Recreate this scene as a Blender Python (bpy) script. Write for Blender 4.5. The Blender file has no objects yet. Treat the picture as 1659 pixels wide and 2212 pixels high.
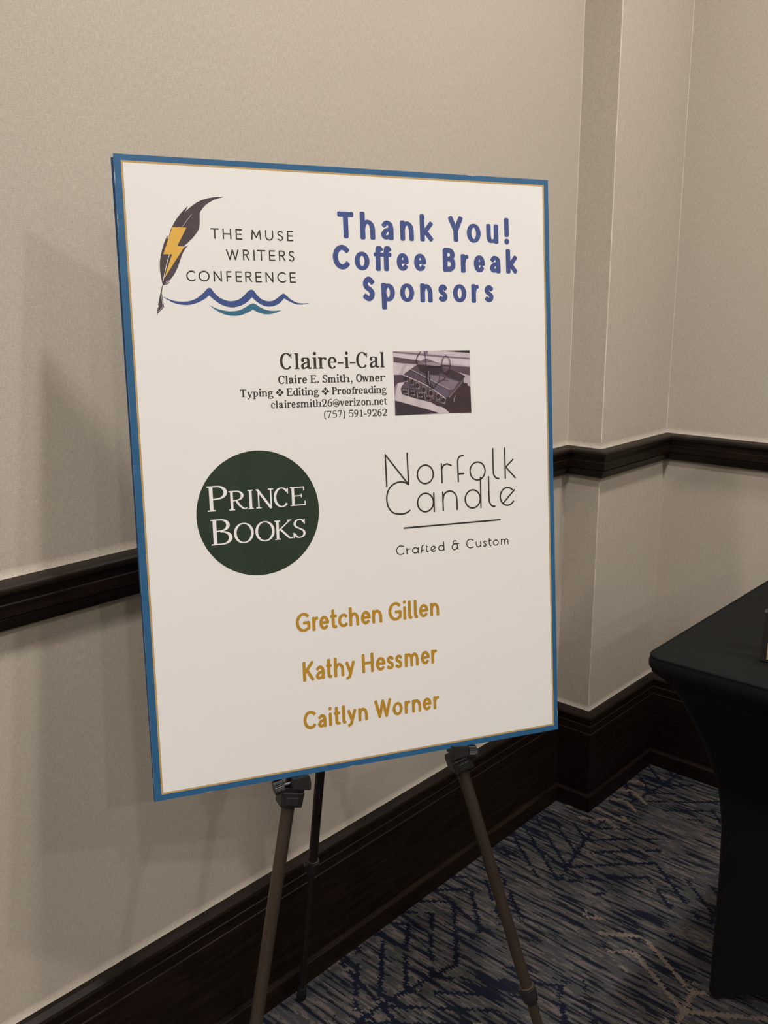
import bpy, bmesh, math, random
import numpy as np
from mathutils import Vector, Matrix
from mathutils.geometry import delaunay_2d_cdt

# ------------------------------------------------------------------ camera
scene = bpy.context.scene
COL = scene.collection
CAM_C = (-2.28029, -1.17949, 1.29856)
CAM_R = ((0.67201921, -0.7405122, -0.00564593),      # right
         (0.17818904, 0.15429808, 0.97182342),       # up
         (0.71877594, 0.65409005, -0.23564243))      # forward
cam_data = bpy.data.cameras.new('camera')
cam = bpy.data.objects.new('camera', cam_data)
COL.objects.link(cam)
cam_data.sensor_fit = 'HORIZONTAL'
cam_data.sensor_width = 36.0
cam_data.lens = 36.0 * 2040.94 / 1659.0
cam_data.clip_start = 0.02
m = Matrix.Identity(4)
for i in range(3):
    m[i][0] = CAM_R[0][i]; m[i][1] = CAM_R[1][i]; m[i][2] = -CAM_R[2][i]; m[i][3] = CAM_C[i]
cam.matrix_world = m
scene.camera = cam

# ------------------------------------------------------------------ world and room lights
world = bpy.data.worlds.new('world'); scene.world = world
world.use_nodes = True
world.node_tree.nodes['Background'].inputs[0].default_value = (1.0, 0.9, 0.78, 1)
world.node_tree.nodes['Background'].inputs[1].default_value = 0.02
ROOM_X, ROOM_Y, CEIL = -5.6, -5.6, 2.9

def downlight(x, y, power, size=0.13, color=(1.0, 0.985, 0.965), spread=150):
    d = bpy.data.lights.new('downlight', 'AREA')
    d.shape = 'DISK'; d.size = size; d.energy = power; d.color = color
    d.spread = math.radians(spread)
    o = bpy.data.objects.new('downlight', d); COL.objects.link(o)
    o.location = (x, y, CEIL - 0.03)
    return o
LAMPS = [(-1.28, -0.78, 18), (-0.45, -0.80, 13.5), (-2.6, -0.68, 15), (-3.9, -0.68, 52), (-0.6, -2.0, 19), (-2.6, -2.2, 15), (-0.6, -3.6, 22), (-2.6, -4.2, 38), (-4.5, -2.6, 20)]
for x, y, p in LAMPS:
    downlight(x, y, p)
scene.view_settings.view_transform = 'Standard'
scene.view_settings.look = 'None'
scene.view_settings.gamma = 1.0
scene.view_settings.use_curve_mapping = False
scene.view_settings.exposure = 0.0

# ------------------------------------------------------------------ helpers
def lin(c):
    return tuple(((v / 255) / 12.92 if v / 255 <= 0.04045 else ((v / 255 + 0.055) / 1.055) ** 2.4) for v in c)

def mat(name, color, rough=0.6, spec=0.3, metal=0.0, bump=None, var=None, sheen=0.0, coat=0.0):
    """bump=(scale, strength, distance, stretch xyz); var=(scale, amount, stretch)"""
    M = bpy.data.materials.new(name); M.use_nodes = True
    nt = M.node_tree; b = nt.nodes['Principled BSDF']
    b.inputs['Base Color'].default_value = (*color, 1)
    b.inputs['Roughness'].default_value = rough
    b.inputs['Specular IOR Level'].default_value = spec
    b.inputs['Metallic'].default_value = metal
    if sheen: b.inputs['Sheen Weight'].default_value = sheen
    if coat: b.inputs['Coat Weight'].default_value = coat
    tc = nt.nodes.new('ShaderNodeTexCoord')
    if var:
        mp = nt.nodes.new('ShaderNodeMapping'); mp.inputs['Scale'].default_value = var[2]
        nz = nt.nodes.new('ShaderNodeTexNoise'); nz.inputs['Scale'].default_value = var[0]; nz.inputs['Detail'].default_value = 4
        mr = nt.nodes.new('ShaderNodeMapRange')
        mr.inputs['From Min'].default_value = 0.3; mr.inputs['From Max'].default_value = 0.7
        mr.inputs['To Min'].default_value = 1 - var[1]; mr.inputs['To Max'].default_value = 1 + var[1]
        mx = nt.nodes.new('ShaderNodeVectorMath'); mx.operation = 'SCALE'
        mx.inputs[0].default_value = color
        nt.links.new(tc.outputs['Object'], mp.inputs[0]); nt.links.new(mp.outputs[0], nz.inputs['Vector'])
        nt.links.new(nz.outputs[0], mr.inputs[0]); nt.links.new(mr.outputs[0], mx.inputs['Scale'])
        nt.links.new(mx.outputs[0], b.inputs['Base Color'])
    if bump:
        mp = nt.nodes.new('ShaderNodeMapping'); mp.inputs['Scale'].default_value = bump[3]
        nz = nt.nodes.new('ShaderNodeTexNoise'); nz.inputs['Scale'].default_value = bump[0]; nz.inputs['Detail'].default_value = 3
        bp = nt.nodes.new('ShaderNodeBump'); bp.inputs['Strength'].default_value = bump[1]; bp.inputs['Distance'].default_value = bump[2]
        nt.links.new(tc.outputs['Object'], mp.inputs[0]); nt.links.new(mp.outputs[0], nz.inputs['Vector'])
        nt.links.new(nz.outputs[0], bp.inputs['Height']); nt.links.new(bp.outputs[0], b.inputs['Normal'])
    return M

def wallpaper():
    """woven vinyl wall covering: irregular vertical and horizontal threads"""
    M = bpy.data.materials.new('wallpaper'); M.use_nodes = True
    nt = M.node_tree; N = nt.nodes; Lk = nt.links; b = N['Principled BSDF']
    tc = N.new('ShaderNodeTexCoord')
    def noise(scale, sx, detail=2.0, rough=0.5):
        mp = N.new('ShaderNodeMapping'); mp.inputs['Scale'].default_value = sx
        nz = N.new('ShaderNodeTexNoise'); nz.inputs['Scale'].default_value = scale
        nz.inputs['Detail'].default_value = detail; nz.inputs['Roughness'].default_value = rough
        Lk.new(tc.outputs['Object'], mp.inputs[0]); Lk.new(mp.outputs[0], nz.inputs['Vector'])
        return nz.outputs[0]
    def math_(op, a, c):
        n = N.new('ShaderNodeMath'); n.operation = op
        for i, v in enumerate((a, c)):
            if isinstance(v, (int, float)): n.inputs[i].default_value = v
            else: Lk.new(v, n.inputs[i])
        return n.outputs[0]
    vert = noise(1000, (1, 1, 0.11)); hor = noise(900, (0.16, 0.16, 1.0)); fine = noise(1500, (1, 1, 0.4))
    thread = math_('MAXIMUM', vert, math_('SUBTRACT', hor, 0.035))
    hgt = math_('ADD', thread, math_('MULTIPLY', fine, 0.3))
    big = noise(2.5, (1, 1, 0.5), 3)
    shade = math_('ADD', math_('MULTIPLY', math_('SUBTRACT', hgt, 0.71), 0.80), math_('MULTIPLY', math_('SUBTRACT', big, 0.5), 0.10))
    shade = math_('ADD', shade, 1.0)
    sc = N.new('ShaderNodeVectorMath'); sc.operation = 'SCALE'
    sc.inputs[0].default_value = WALL_COL
    Lk.new(shade, sc.inputs['Scale']); Lk.new(sc.outputs[0], b.inputs['Base Color'])
    bp = N.new('ShaderNodeBump'); bp.inputs['Strength'].default_value = 0.5; bp.inputs['Distance'].default_value = 0.0006
    Lk.new(hgt, bp.inputs['Height']); Lk.new(bp.outputs[0], b.inputs['Normal'])
    b.inputs['Roughness'].default_value = 0.5; b.inputs['Specular IOR Level'].default_value = 0.35
    return M

def carpet():
    """tufted carpet: streaks running along y in navy, slate and taupe, under leaf veins"""
    M = bpy.data.materials.new('carpet'); M.use_nodes = True
    nt = M.node_tree; N = nt.nodes; Lk = nt.links; b = N['Principled BSDF']
    tc = N.new('ShaderNodeTexCoord'); sep = N.new('ShaderNodeSeparateXYZ'); Lk.new(tc.outputs['Object'], sep.inputs[0])
    def ma(op, a, c=0.0, d=None):
        n = N.new('ShaderNodeMath'); n.operation = op
        for i, v in enumerate((a, c, d)):
            if v is None: continue
            if isinstance(v, (int, float)): n.inputs[i].default_value = v
            else: Lk.new(v, n.inputs[i])
        return n.outputs[0]
    def comb(x, y, z=0.0):
        n = N.new('ShaderNodeCombineXYZ')
        for i, v in enumerate((x, y, z)):
            if isinstance(v, (int, float)): n.inputs[i].default_value = v
            else: Lk.new(v, n.inputs[i])
        return n.outputs[0]
    def noise(vec, scale=1.0, detail=1.0):
        n = N.new('ShaderNodeTexNoise'); n.inputs['Scale'].default_value = scale; n.inputs['Detail'].default_value = detail
        Lk.new(vec, n.inputs['Vector']); return n.outputs[0]
    def mixc(f, a, c):
        n = N.new('ShaderNodeMix'); n.data_type = 'RGBA'; Lk.new(f, n.inputs[0])
        for i, v in ((6, a), (7, c)):
            if isinstance(v, tuple): n.inputs[i].default_value = (*v, 1)
            else: Lk.new(v, n.inputs[i])
        return n.outputs[2]
    cell = 0.0032
    X = ma('MULTIPLY', ma('FLOOR', ma('DIVIDE', sep.outputs[0], cell)), cell)
    # tuft rows are offset from column to column, so the long edges look jagged
    off = ma('MULTIPLY', ma('FRACT', ma('MULTIPLY', ma('ADD', X, 9.0), 173.37)), 0.008)
    Y = ma('MULTIPLY', ma('FLOOR', ma('DIVIDE', ma('ADD', sep.outputs[1], off), 0.004)), 0.004)
    st = noise(comb(ma('MULTIPLY', X, 115.0), ma('MULTIPLY', Y, 8.5)), 1.0, 1.5)
    reg = noise(comb(X, Y, 3.0), 3.3, 1.0)
    ramp = N.new('ShaderNodeValToRGB'); ramp.color_ramp.interpolation = 'CONSTANT'
    cols = [(0.0, NAVY), (0.385, INK), (0.43, SLATE), (0.52, GREY), (0.575, MAUVE), (0.63, SLATE), (0.68, TAUPE)]
    el = ramp.color_ramp.elements
    while len(el) < len(cols): el.new(0.5)
    for e, (p, c) in zip(el, cols): e.position = p; e.color = (*c, 1)
    Lk.new(ma('ADD', st, ma('MULTIPLY', ma('SUBTRACT', reg, 0.5), 0.22)), ramp.inputs[0])
    base = ramp.outputs[0]
    # leaf veins
    def veins(height, phase, slope, space, seed, lw, long_w):
        """leaves whose midribs run along x; side veins fan out to either side of each midrib"""
        warp = ma('MULTIPLY', ma('SUBTRACT', noise(comb(ma('MULTIPLY', X, 1.8), ma('MULTIPLY', Y, 1.2), seed), 1.0, 0.0), 0.5), 0.22)
        u = ma('MULTIPLY', ma('SUBTRACT', ma('FRACT', ma('ADD', ma('DIVIDE', ma('ADD', Y, warp), height), phase + 20)), 0.5), height)
        au = ma('ABSOLUTE', u)
        midrib = ma('LESS_THAN', au, 0.0048)
        side = ma('SUBTRACT', X, ma('MULTIPLY', au, slope))
        fr = ma('FRACT', ma('ADD', ma('DIVIDE', side, space), 40.0))
        ln = ma('LESS_THAN', fr, lw)
        w2 = ma('MULTIPLY', ma('SUBTRACT', noise(comb(ma('MULTIPLY', Y, 1.5), seed + 3.0), 1.0, 0.0), 0.5), 0.25)
        lg = ma('LESS_THAN', ma('ABSOLUTE', ma('SUBTRACT', ma('FRACT', ma('ADD', ma('DIVIDE', ma('ADD', X, w2), long_w), 20.35)), 0.5)), 0.0045 / long_w)
        return ma('MAXIMUM', ma('MAXIMUM', midrib, ln), lg)
    # the weave is plainer towards the walls of this corner
    NEARWALL = ma('MULTIPLY', ma('MAXIMUM', ma('GREATER_THAN', Y, -0.30), ma('GREATER_THAN', X, -0.70)), 0.12)
    m1 = ma('GREATER_THAN', noise(comb(ma('MULTIPLY', X, 3.4), ma('MULTIPLY', Y, 2.6), 7.7), 1.0, 2.0), ma('ADD', 0.49, NEARWALL))
    m2 = ma('GREATER_THAN', noise(comb(ma('MULTIPLY', X, 3.6), ma('MULTIPLY', Y, 2.8), 2.2), 1.0, 2.0), 0.51)
    m3 = ma('GREATER_THAN', noise(comb(ma('MULTIPLY', X, 30.0), ma('MULTIPLY', Y, 30.0), 5.0), 1.0, 1.0), 0.40)
    v1 = ma('MULTIPLY', ma('MULTIPLY', veins(0.27, 0.62, 0.62, 0.056, 1.0, 0.21, 0.36), m1), m3)
    v2 = ma('MULTIPLY', ma('MULTIPLY', veins(0.31, 0.1, 0.95, 0.060, 4.0, 0.19, 0.30), m2), m3)
    tau = mixc(noise(comb(X, Y, 8.0), 60.0, 1.0), ROSE, SAND)
    c1 = mixc(v2, base, NAVY)
    c2 = mixc(v1, c1, tau)
    fuzz = noise(tc.outputs['Object'], 700.0, 2.0)
    sc = N.new('ShaderNodeVectorMath'); sc.operation = 'SCALE'; Lk.new(c2, sc.inputs[0])
    Lk.new(ma('ADD', ma('MULTIPLY', fuzz, 0.9), 0.55), sc.inputs['Scale'])
    Lk.new(sc.outputs[0], b.inputs['Base Color'])
    bp = N.new('ShaderNodeBump'); bp.inputs['Strength'].default_value = 0.8; bp.inputs['Distance'].default_value = 0.003
    Lk.new(noise(comb(ma('MULTIPLY', sep.outputs[0], 300.0), ma('MULTIPLY', sep.outputs[1], 300.0)), 1.0, 2.0), bp.inputs['Height'])
    Lk.new(bp.outputs[0], b.inputs['Normal'])
    b.inputs['Roughness'].default_value = 0.95; b.inputs['Specular IOR Level'].default_value = 0.1
    return M

WALL_COL = (0.452, 0.390, 0.316)
NAVY = (0.0055, 0.0068, 0.0145); INK = (0.010, 0.0105, 0.0135); SLATE = (0.040, 0.038, 0.039); GREY = (0.060, 0.056, 0.050)
MAUVE = (0.090, 0.070, 0.067); TAUPE = (0.105, 0.086, 0.072); ROSE = (0.115, 0.083, 0.074); SAND = (0.135, 0.105, 0.075)

M_WALL = wallpaper()
M_CARPET = carpet()
M_CEIL = mat('ceiling_paint', (0.7, 0.66, 0.6), 0.9, 0.1, bump=(60, 0.2, 0.002, (1, 1, 1)))
M_WOOD = mat('dark_stained_wood', (0.0105, 0.0057, 0.0036), 0.42, 0.17, bump=(30, 0.25, 0.0008, (1, 1, 8)), var=(14, 0.45, (0.6, 0.6, 7)))
M_FOAM = mat('white_foam_board', (0.72, 0.68, 0.63), 0.6, 0.2, var=(40, 0.03, (1, 1, 1)))
M_PAPER = mat('satin_poster_paper', (0.655, 0.613, 0.572), 0.5, 0.12, var=(4, 0.012, (1, 1, 1)), bump=(160, 0.05, 0.0003, (1, 1, 1)))
M_BLUE = mat('blue_ink', (0.020, 0.088, 0.185), 0.38, 0.4, var=(30, 0.06, (1, 1, 1)))
M_PALEEDGE = mat('pale_board_edge', (0.42, 0.45, 0.48), 0.6, 0.2, var=(60, 0.1, (1, 1, 1)))
M_BLUE_EDGE = mat('shaded_blue_edge', (0.012, 0.042, 0.10), 0.5, 0.3, var=(60, 0.1, (1, 1, 1)))  # blue print with the shade behind the front board put into its colour
M_GOLDLINE = mat('gold_border_ink', (0.40, 0.262, 0.10), 0.4, 0.35, var=(80, 0.06, (1, 1, 1)))
M_INK = mat('brown_black_ink', (0.030, 0.023, 0.019), 0.42, 0.35, var=(60, 0.08, (1, 1, 1)))
M_INDIGO = mat('indigo_ink', (0.044, 0.064, 0.185), 0.42, 0.35, var=(30, 0.06, (1, 1, 1)))
M_GOLD = mat('golden_ink', (0.385, 0.200, 0.020), 0.42, 0.35, var=(50, 0.06, (1, 1, 1)))
M_BOLT = mat('amber_ink', (0.60, 0.335, 0.055), 0.42, 0.35, var=(60, 0.04, (1, 1, 1)))
M_FEATHER = mat('feather_ink', (0.060, 0.040, 0.044), 0.42, 0.35, var=(60, 0.15, (1, 1, 1)))
M_WAVE = mat('wave_blue_ink', (0.038, 0.064, 0.185), 0.42, 0.35, var=(30, 0.05, (1, 1, 1)))
M_TEAL = mat('teal_ink', (0.030, 0.115, 0.185), 0.42, 0.35, var=(30, 0.05, (1, 1, 1)))
M_GREEN = mat('dark_green_ink', (0.018, 0.031, 0.017), 0.36, 0.4, var=(20, 0.10, (1, 1, 1)))
M_WHITEINK = mat('unprinted_white', (0.70, 0.655, 0.62), 0.42, 0.35, var=(30, 0.02, (1, 1, 1)))
M_BRONZE = mat('bronze_tube', (0.060, 0.042, 0.030), 0.34, 0.5, metal=0.55, var=(40, 0.12, (1, 1, 0.2)))
M_DARKTUBE = mat('dark_tube', (0.020, 0.013, 0.012), 0.4, 0.45, metal=0.3, var=(40, 0.12, (1, 1, 0.2)))
M_PLASTIC = mat('black_plastic', (0.012, 0.011, 0.010), 0.38, 0.45, bump=(400, 0.1, 0.0003, (1, 1, 1)))
M_RUBBER = mat('black_rubber', (0.008, 0.008, 0.008), 0.7, 0.2, bump=(300, 0.1, 0.0003, (1, 1, 1)))
M_CLOTH = mat('black_stretch_cloth', (0.0052, 0.0050, 0.0043), 0.75, 0.07, sheen=0.01, bump=(900, 0.3, 0.0004, (1, 1, 1)), var=(6, 0.1, (1, 1, 1)))
M_TAN = mat('tan_book_cover', (0.36, 0.23, 0.12), 0.5, 0.3, var=(35, 0.3, (1, 1, 0.5)))
M_CREAM = mat('cream_pages', (0.45, 0.37, 0.26), 0.7, 0.2, var=(200, 0.1, (1, 1, 0.02)))

def link_mesh(name, verts, faces, material, parent=None, smooth=False, loc=None, label=None):
    me = bpy.data.meshes.new(name)
    me.from_pydata([tuple(v) for v in verts], [], [tuple(f) for f in faces])
    me.materials.append(material)
    bm = bmesh.new(); bm.from_mesh(me); bmesh.ops.recalc_face_normals(bm, faces=bm.faces); bm.to_mesh(me); bm.free()
    if smooth:
        for p in me.polygons: p.use_smooth = True
        try: me.set_sharp_from_angle(angle=math.radians(38))
        except Exception: pass
    o = bpy.data.objects.new(name, me); COL.objects.link(o)
    if parent: o.parent = parent
    if loc: o.location = loc
    if label: o['label'] = label
    return o

def from_bm(name, bm, material, parent=None, smooth=False, label=None):
    bmesh.ops.recalc_face_normals(bm, faces=bm.faces)
    me = bpy.data.meshes.new(name); bm.to_mesh(me); bm.free()
    me.materials.append(material)
    if smooth:
        for p in me.polygons: p.use_smooth = True
        try: me.set_sharp_from_angle(angle=math.radians(38))
        except Exception: pass
    o = bpy.data.objects.new(name, me); COL.objects.link(o)
    if parent: o.parent = parent
    if label: o['label'] = label
    return o

def structure(o):
    o['kind'] = 'structure'; return o

def thing(name, label, cat, matrix, group=None):
    o = bpy.data.objects.new(name, None); COL.objects.link(o)
    o.matrix_world = matrix; o['label'] = label; o['category'] = cat
    o.empty_display_size = 0.05
    if group: o['group'] = group
    return o

def bm_box(bm, M4, sx, sy, sz, bevel=0.0, taper=None):
    """box centred on the origin of M4; taper=(fx, fy) scales the lower face"""
    g = bmesh.ops.create_cube(bm, size=1.0)
    vs = g['verts']
    for v in vs:
        f = (1, 1) if (taper is None or v.co.z > 0) else taper
        v.co = Vector((v.co.x * sx * f[0], v.co.y * sy * f[1], v.co.z * sz))
    if bevel:
        es = list({e for v in vs for e in v.link_edges})
        r = bmesh.ops.bevel(bm, geom=es, offset=bevel, segments=2, affect='EDGES', profile=0.5)
        vs = list({v for f in r['faces'] for v in f.verts} | {v for v in vs if v.is_valid})
    bmesh.ops.transform(bm, matrix=M4, verts=vs)
    return vs

def bm_lathe(bm, A, B, prof, seg=24):
    """prof: list of (t along A->B in metres, radius)"""
    A = Vector(A); B = Vector(B); d = (B - A).normalized()
    x = d.orthogonal().normalized(); y = d.cross(x)
    rings = []
    for t, r in prof:
        c = A + d * t
        rings.append([bm.verts.new(c + (x * math.cos(2 * math.pi * k / seg) + y * math.sin(2 * math.pi * k / seg)) * r) for k in range(seg)])
    for a, b in zip(rings, rings[1:]):
        for k in range(seg):
            bm.faces.new((a[k], a[(k + 1) % seg], b[(k + 1) % seg], b[k]))
    bm.faces.new(rings[0][::-1]); bm.faces.new(rings[-1])

def bm_prism(bm, pts, depth_vec):
    """pts: 3-D outline, extruded along depth_vec"""
    dv = Vector(depth_vec)
    a = [bm.verts.new(Vector(p)) for p in pts]; b = [bm.verts.new(Vector(p) + dv) for p in pts]
    n = len(pts)
    bm.faces.new(a); bm.faces.new(b[::-1])
    for k in range(n): bm.faces.new((a[k], b[k], b[(k + 1) % n], a[(k + 1) % n]))

# ------------------------------------------------------------------ room shell
PW, PD = 0.3313, 0.0916        # pilaster width along the left wall, and depth
Z_RAIL, Z_BASE = 0.92, 0.2582

def quad_box(name, lo, hi, material):
    bm = bmesh.new()
    c = [(a + b) / 2 for a, b in zip(lo, hi)]; s = [b - a for a, b in zip(lo, hi)]
    bm_box(bm, Matrix.Translation(c), *s)
    return structure(from_bm(name, bm, material))
quad_box('floor', (ROOM_X - .1, ROOM_Y - .1, -0.1), (0.1, 0.1, 0.0), M_CARPET)
quad_box('ceiling', (ROOM_X - .1, ROOM_Y - .1, CEIL), (0.1, 0.1, CEIL + 0.1), M_CEIL)
quad_box('wall_left', (ROOM_X - .1, 0.0, 0.0), (-PW, 0.1, CEIL), M_WALL)
quad_box('wall_right', (0.0, ROOM_Y - .1, 0.0), (0.1, 0.0, CEIL), M_WALL)
quad_box('wall_front', (ROOM_X - .1, ROOM_Y - .1, 0.0), (0.0, ROOM_Y, CEIL), M_WALL)
quad_box('wall_back', (ROOM_X - .1, ROOM_Y, 0.0), (ROOM_X, 0.0, CEIL), M_WALL)
# pilaster in the corner, its one free edge slightly rounded
bm = bmesh.new(); r = 0.0025
out = [(-PW, 0.1), (-PW, -PD + r)]
for k in range(1, 5):
    a = math.pi + k * math.pi / 8
    out.append((-PW + r + r * math.cos(a), -PD + r + r * math.sin(a)))
out += [(0.0, -PD), (0.0, 0.1)]
bm_prism(bm, [(x, y, 0.0) for x, y in out], (0, 0, CEIL))
structure(from_bm('wall_corner', bm, M_WALL))

PATH = [Vector((ROOM_X, 0)), Vector((-PW, 0)), Vector((-PW, -PD)), Vector((0, -PD)), Vector((0, ROOM_Y))]
MIT = [Vector((0, -1)), Vector((-1, -1)), Vector((-1, -1)), Vector((-1, -1)), Vector((-1, 0))]
def sweep(profile, i0, i1, name, material, parent=None, closed=True):
    vs = []; fs = []; n = len(profile)
    for k in range(i0, i1 + 1):
        for o, z in profile:
            p = PATH[k] + MIT[k] * o
            vs.append((p.x, p.y, z))
    for k in range(i1 - i0):
        for j in range(n if closed else n - 1):
            a = k * n + j; b = k * n + (j + 1) % n
            fs.append((a, b, b + n, a + n))
    if closed:
        fs.append(tuple(range(n))); fs.append(tuple(range((i1 - i0) * n, (i1 - i0 + 1) * n)))
    return link_mesh(name, vs, fs, material, parent)
RAIL = [(0, .920), (.0240, .9168), (.0272, .9142), (.0280, .9118), (.0280, .9078), (.0262, .9052), (.0232, .9036), (.0222, .9000), (.0216, .8924),
        (.0230, .8914), (.0234, .8905), (.0216, .8742), (.0208, .8734), (.0178, .8728), (.0176, .8716), (.0188, .8708), (.0190, .8698), (.0142, .8600), (.0118, .8530), (0, .8530)]
BASE = [(0, .2582), (.010, .2560), (.0175, .2490), (.0195, .2440), (.0185, .2400), (.0175, .2280), (.0178, .2262), (.0190, .2254), (.0194, .2242),
        (.0192, .2220), (.0188, .2080), (.0190, .2062), (.0204, .2052), (.0208, .2040), (.0206, .2020), (.0206, .0440), (.0212, .0425),
        (.0290, .0412), (.0303, .0398), (.0307, .0380), (.0307, 0.0), (0, 0.0)]
EDGE = lambda z: [(0.0, z + .012), (.0003, z + .009), (.0009, z + .006), (.0018, z + .003), (.0030, z), (0, z)]
for i0, i1, side, n in ((0, 1, 'left', 1), (1, 3, 'corner', 2), (3, 4, 'right', 3)):
    t = structure(sweep(RAIL, i0, i1, 'trim_%d' % n, M_WOOD))
    sweep(EDGE(.9199), i0, i1, 'wallpaper_edge', M_WALL, t)
    b_ = structure(sweep(BASE, i0, i1, 'baseboard_' + side, M_WOOD))
    sweep(EDGE(.2581), i0, i1, 'wallpaper_edge', M_WALL, b_)
# pale filler lines where the wall covering meets at the corners, above and below the rail
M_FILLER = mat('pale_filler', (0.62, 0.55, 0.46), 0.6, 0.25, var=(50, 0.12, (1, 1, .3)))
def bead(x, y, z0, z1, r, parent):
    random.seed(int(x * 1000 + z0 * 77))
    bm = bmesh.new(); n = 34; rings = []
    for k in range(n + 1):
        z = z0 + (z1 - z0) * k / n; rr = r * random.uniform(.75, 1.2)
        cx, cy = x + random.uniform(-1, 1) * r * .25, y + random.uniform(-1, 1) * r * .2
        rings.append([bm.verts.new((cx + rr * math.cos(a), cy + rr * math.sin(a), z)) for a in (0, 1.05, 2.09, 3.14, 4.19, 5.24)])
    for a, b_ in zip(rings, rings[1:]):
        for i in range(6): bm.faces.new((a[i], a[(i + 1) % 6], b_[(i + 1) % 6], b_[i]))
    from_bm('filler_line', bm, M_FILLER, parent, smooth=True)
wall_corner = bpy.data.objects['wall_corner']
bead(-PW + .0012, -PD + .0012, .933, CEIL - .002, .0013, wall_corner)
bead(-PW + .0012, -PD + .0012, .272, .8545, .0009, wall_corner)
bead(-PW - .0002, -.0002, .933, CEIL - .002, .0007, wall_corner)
bead(-.0002, -PD - .0002, .933, CEIL - .002, .0007, wall_corner)

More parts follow.
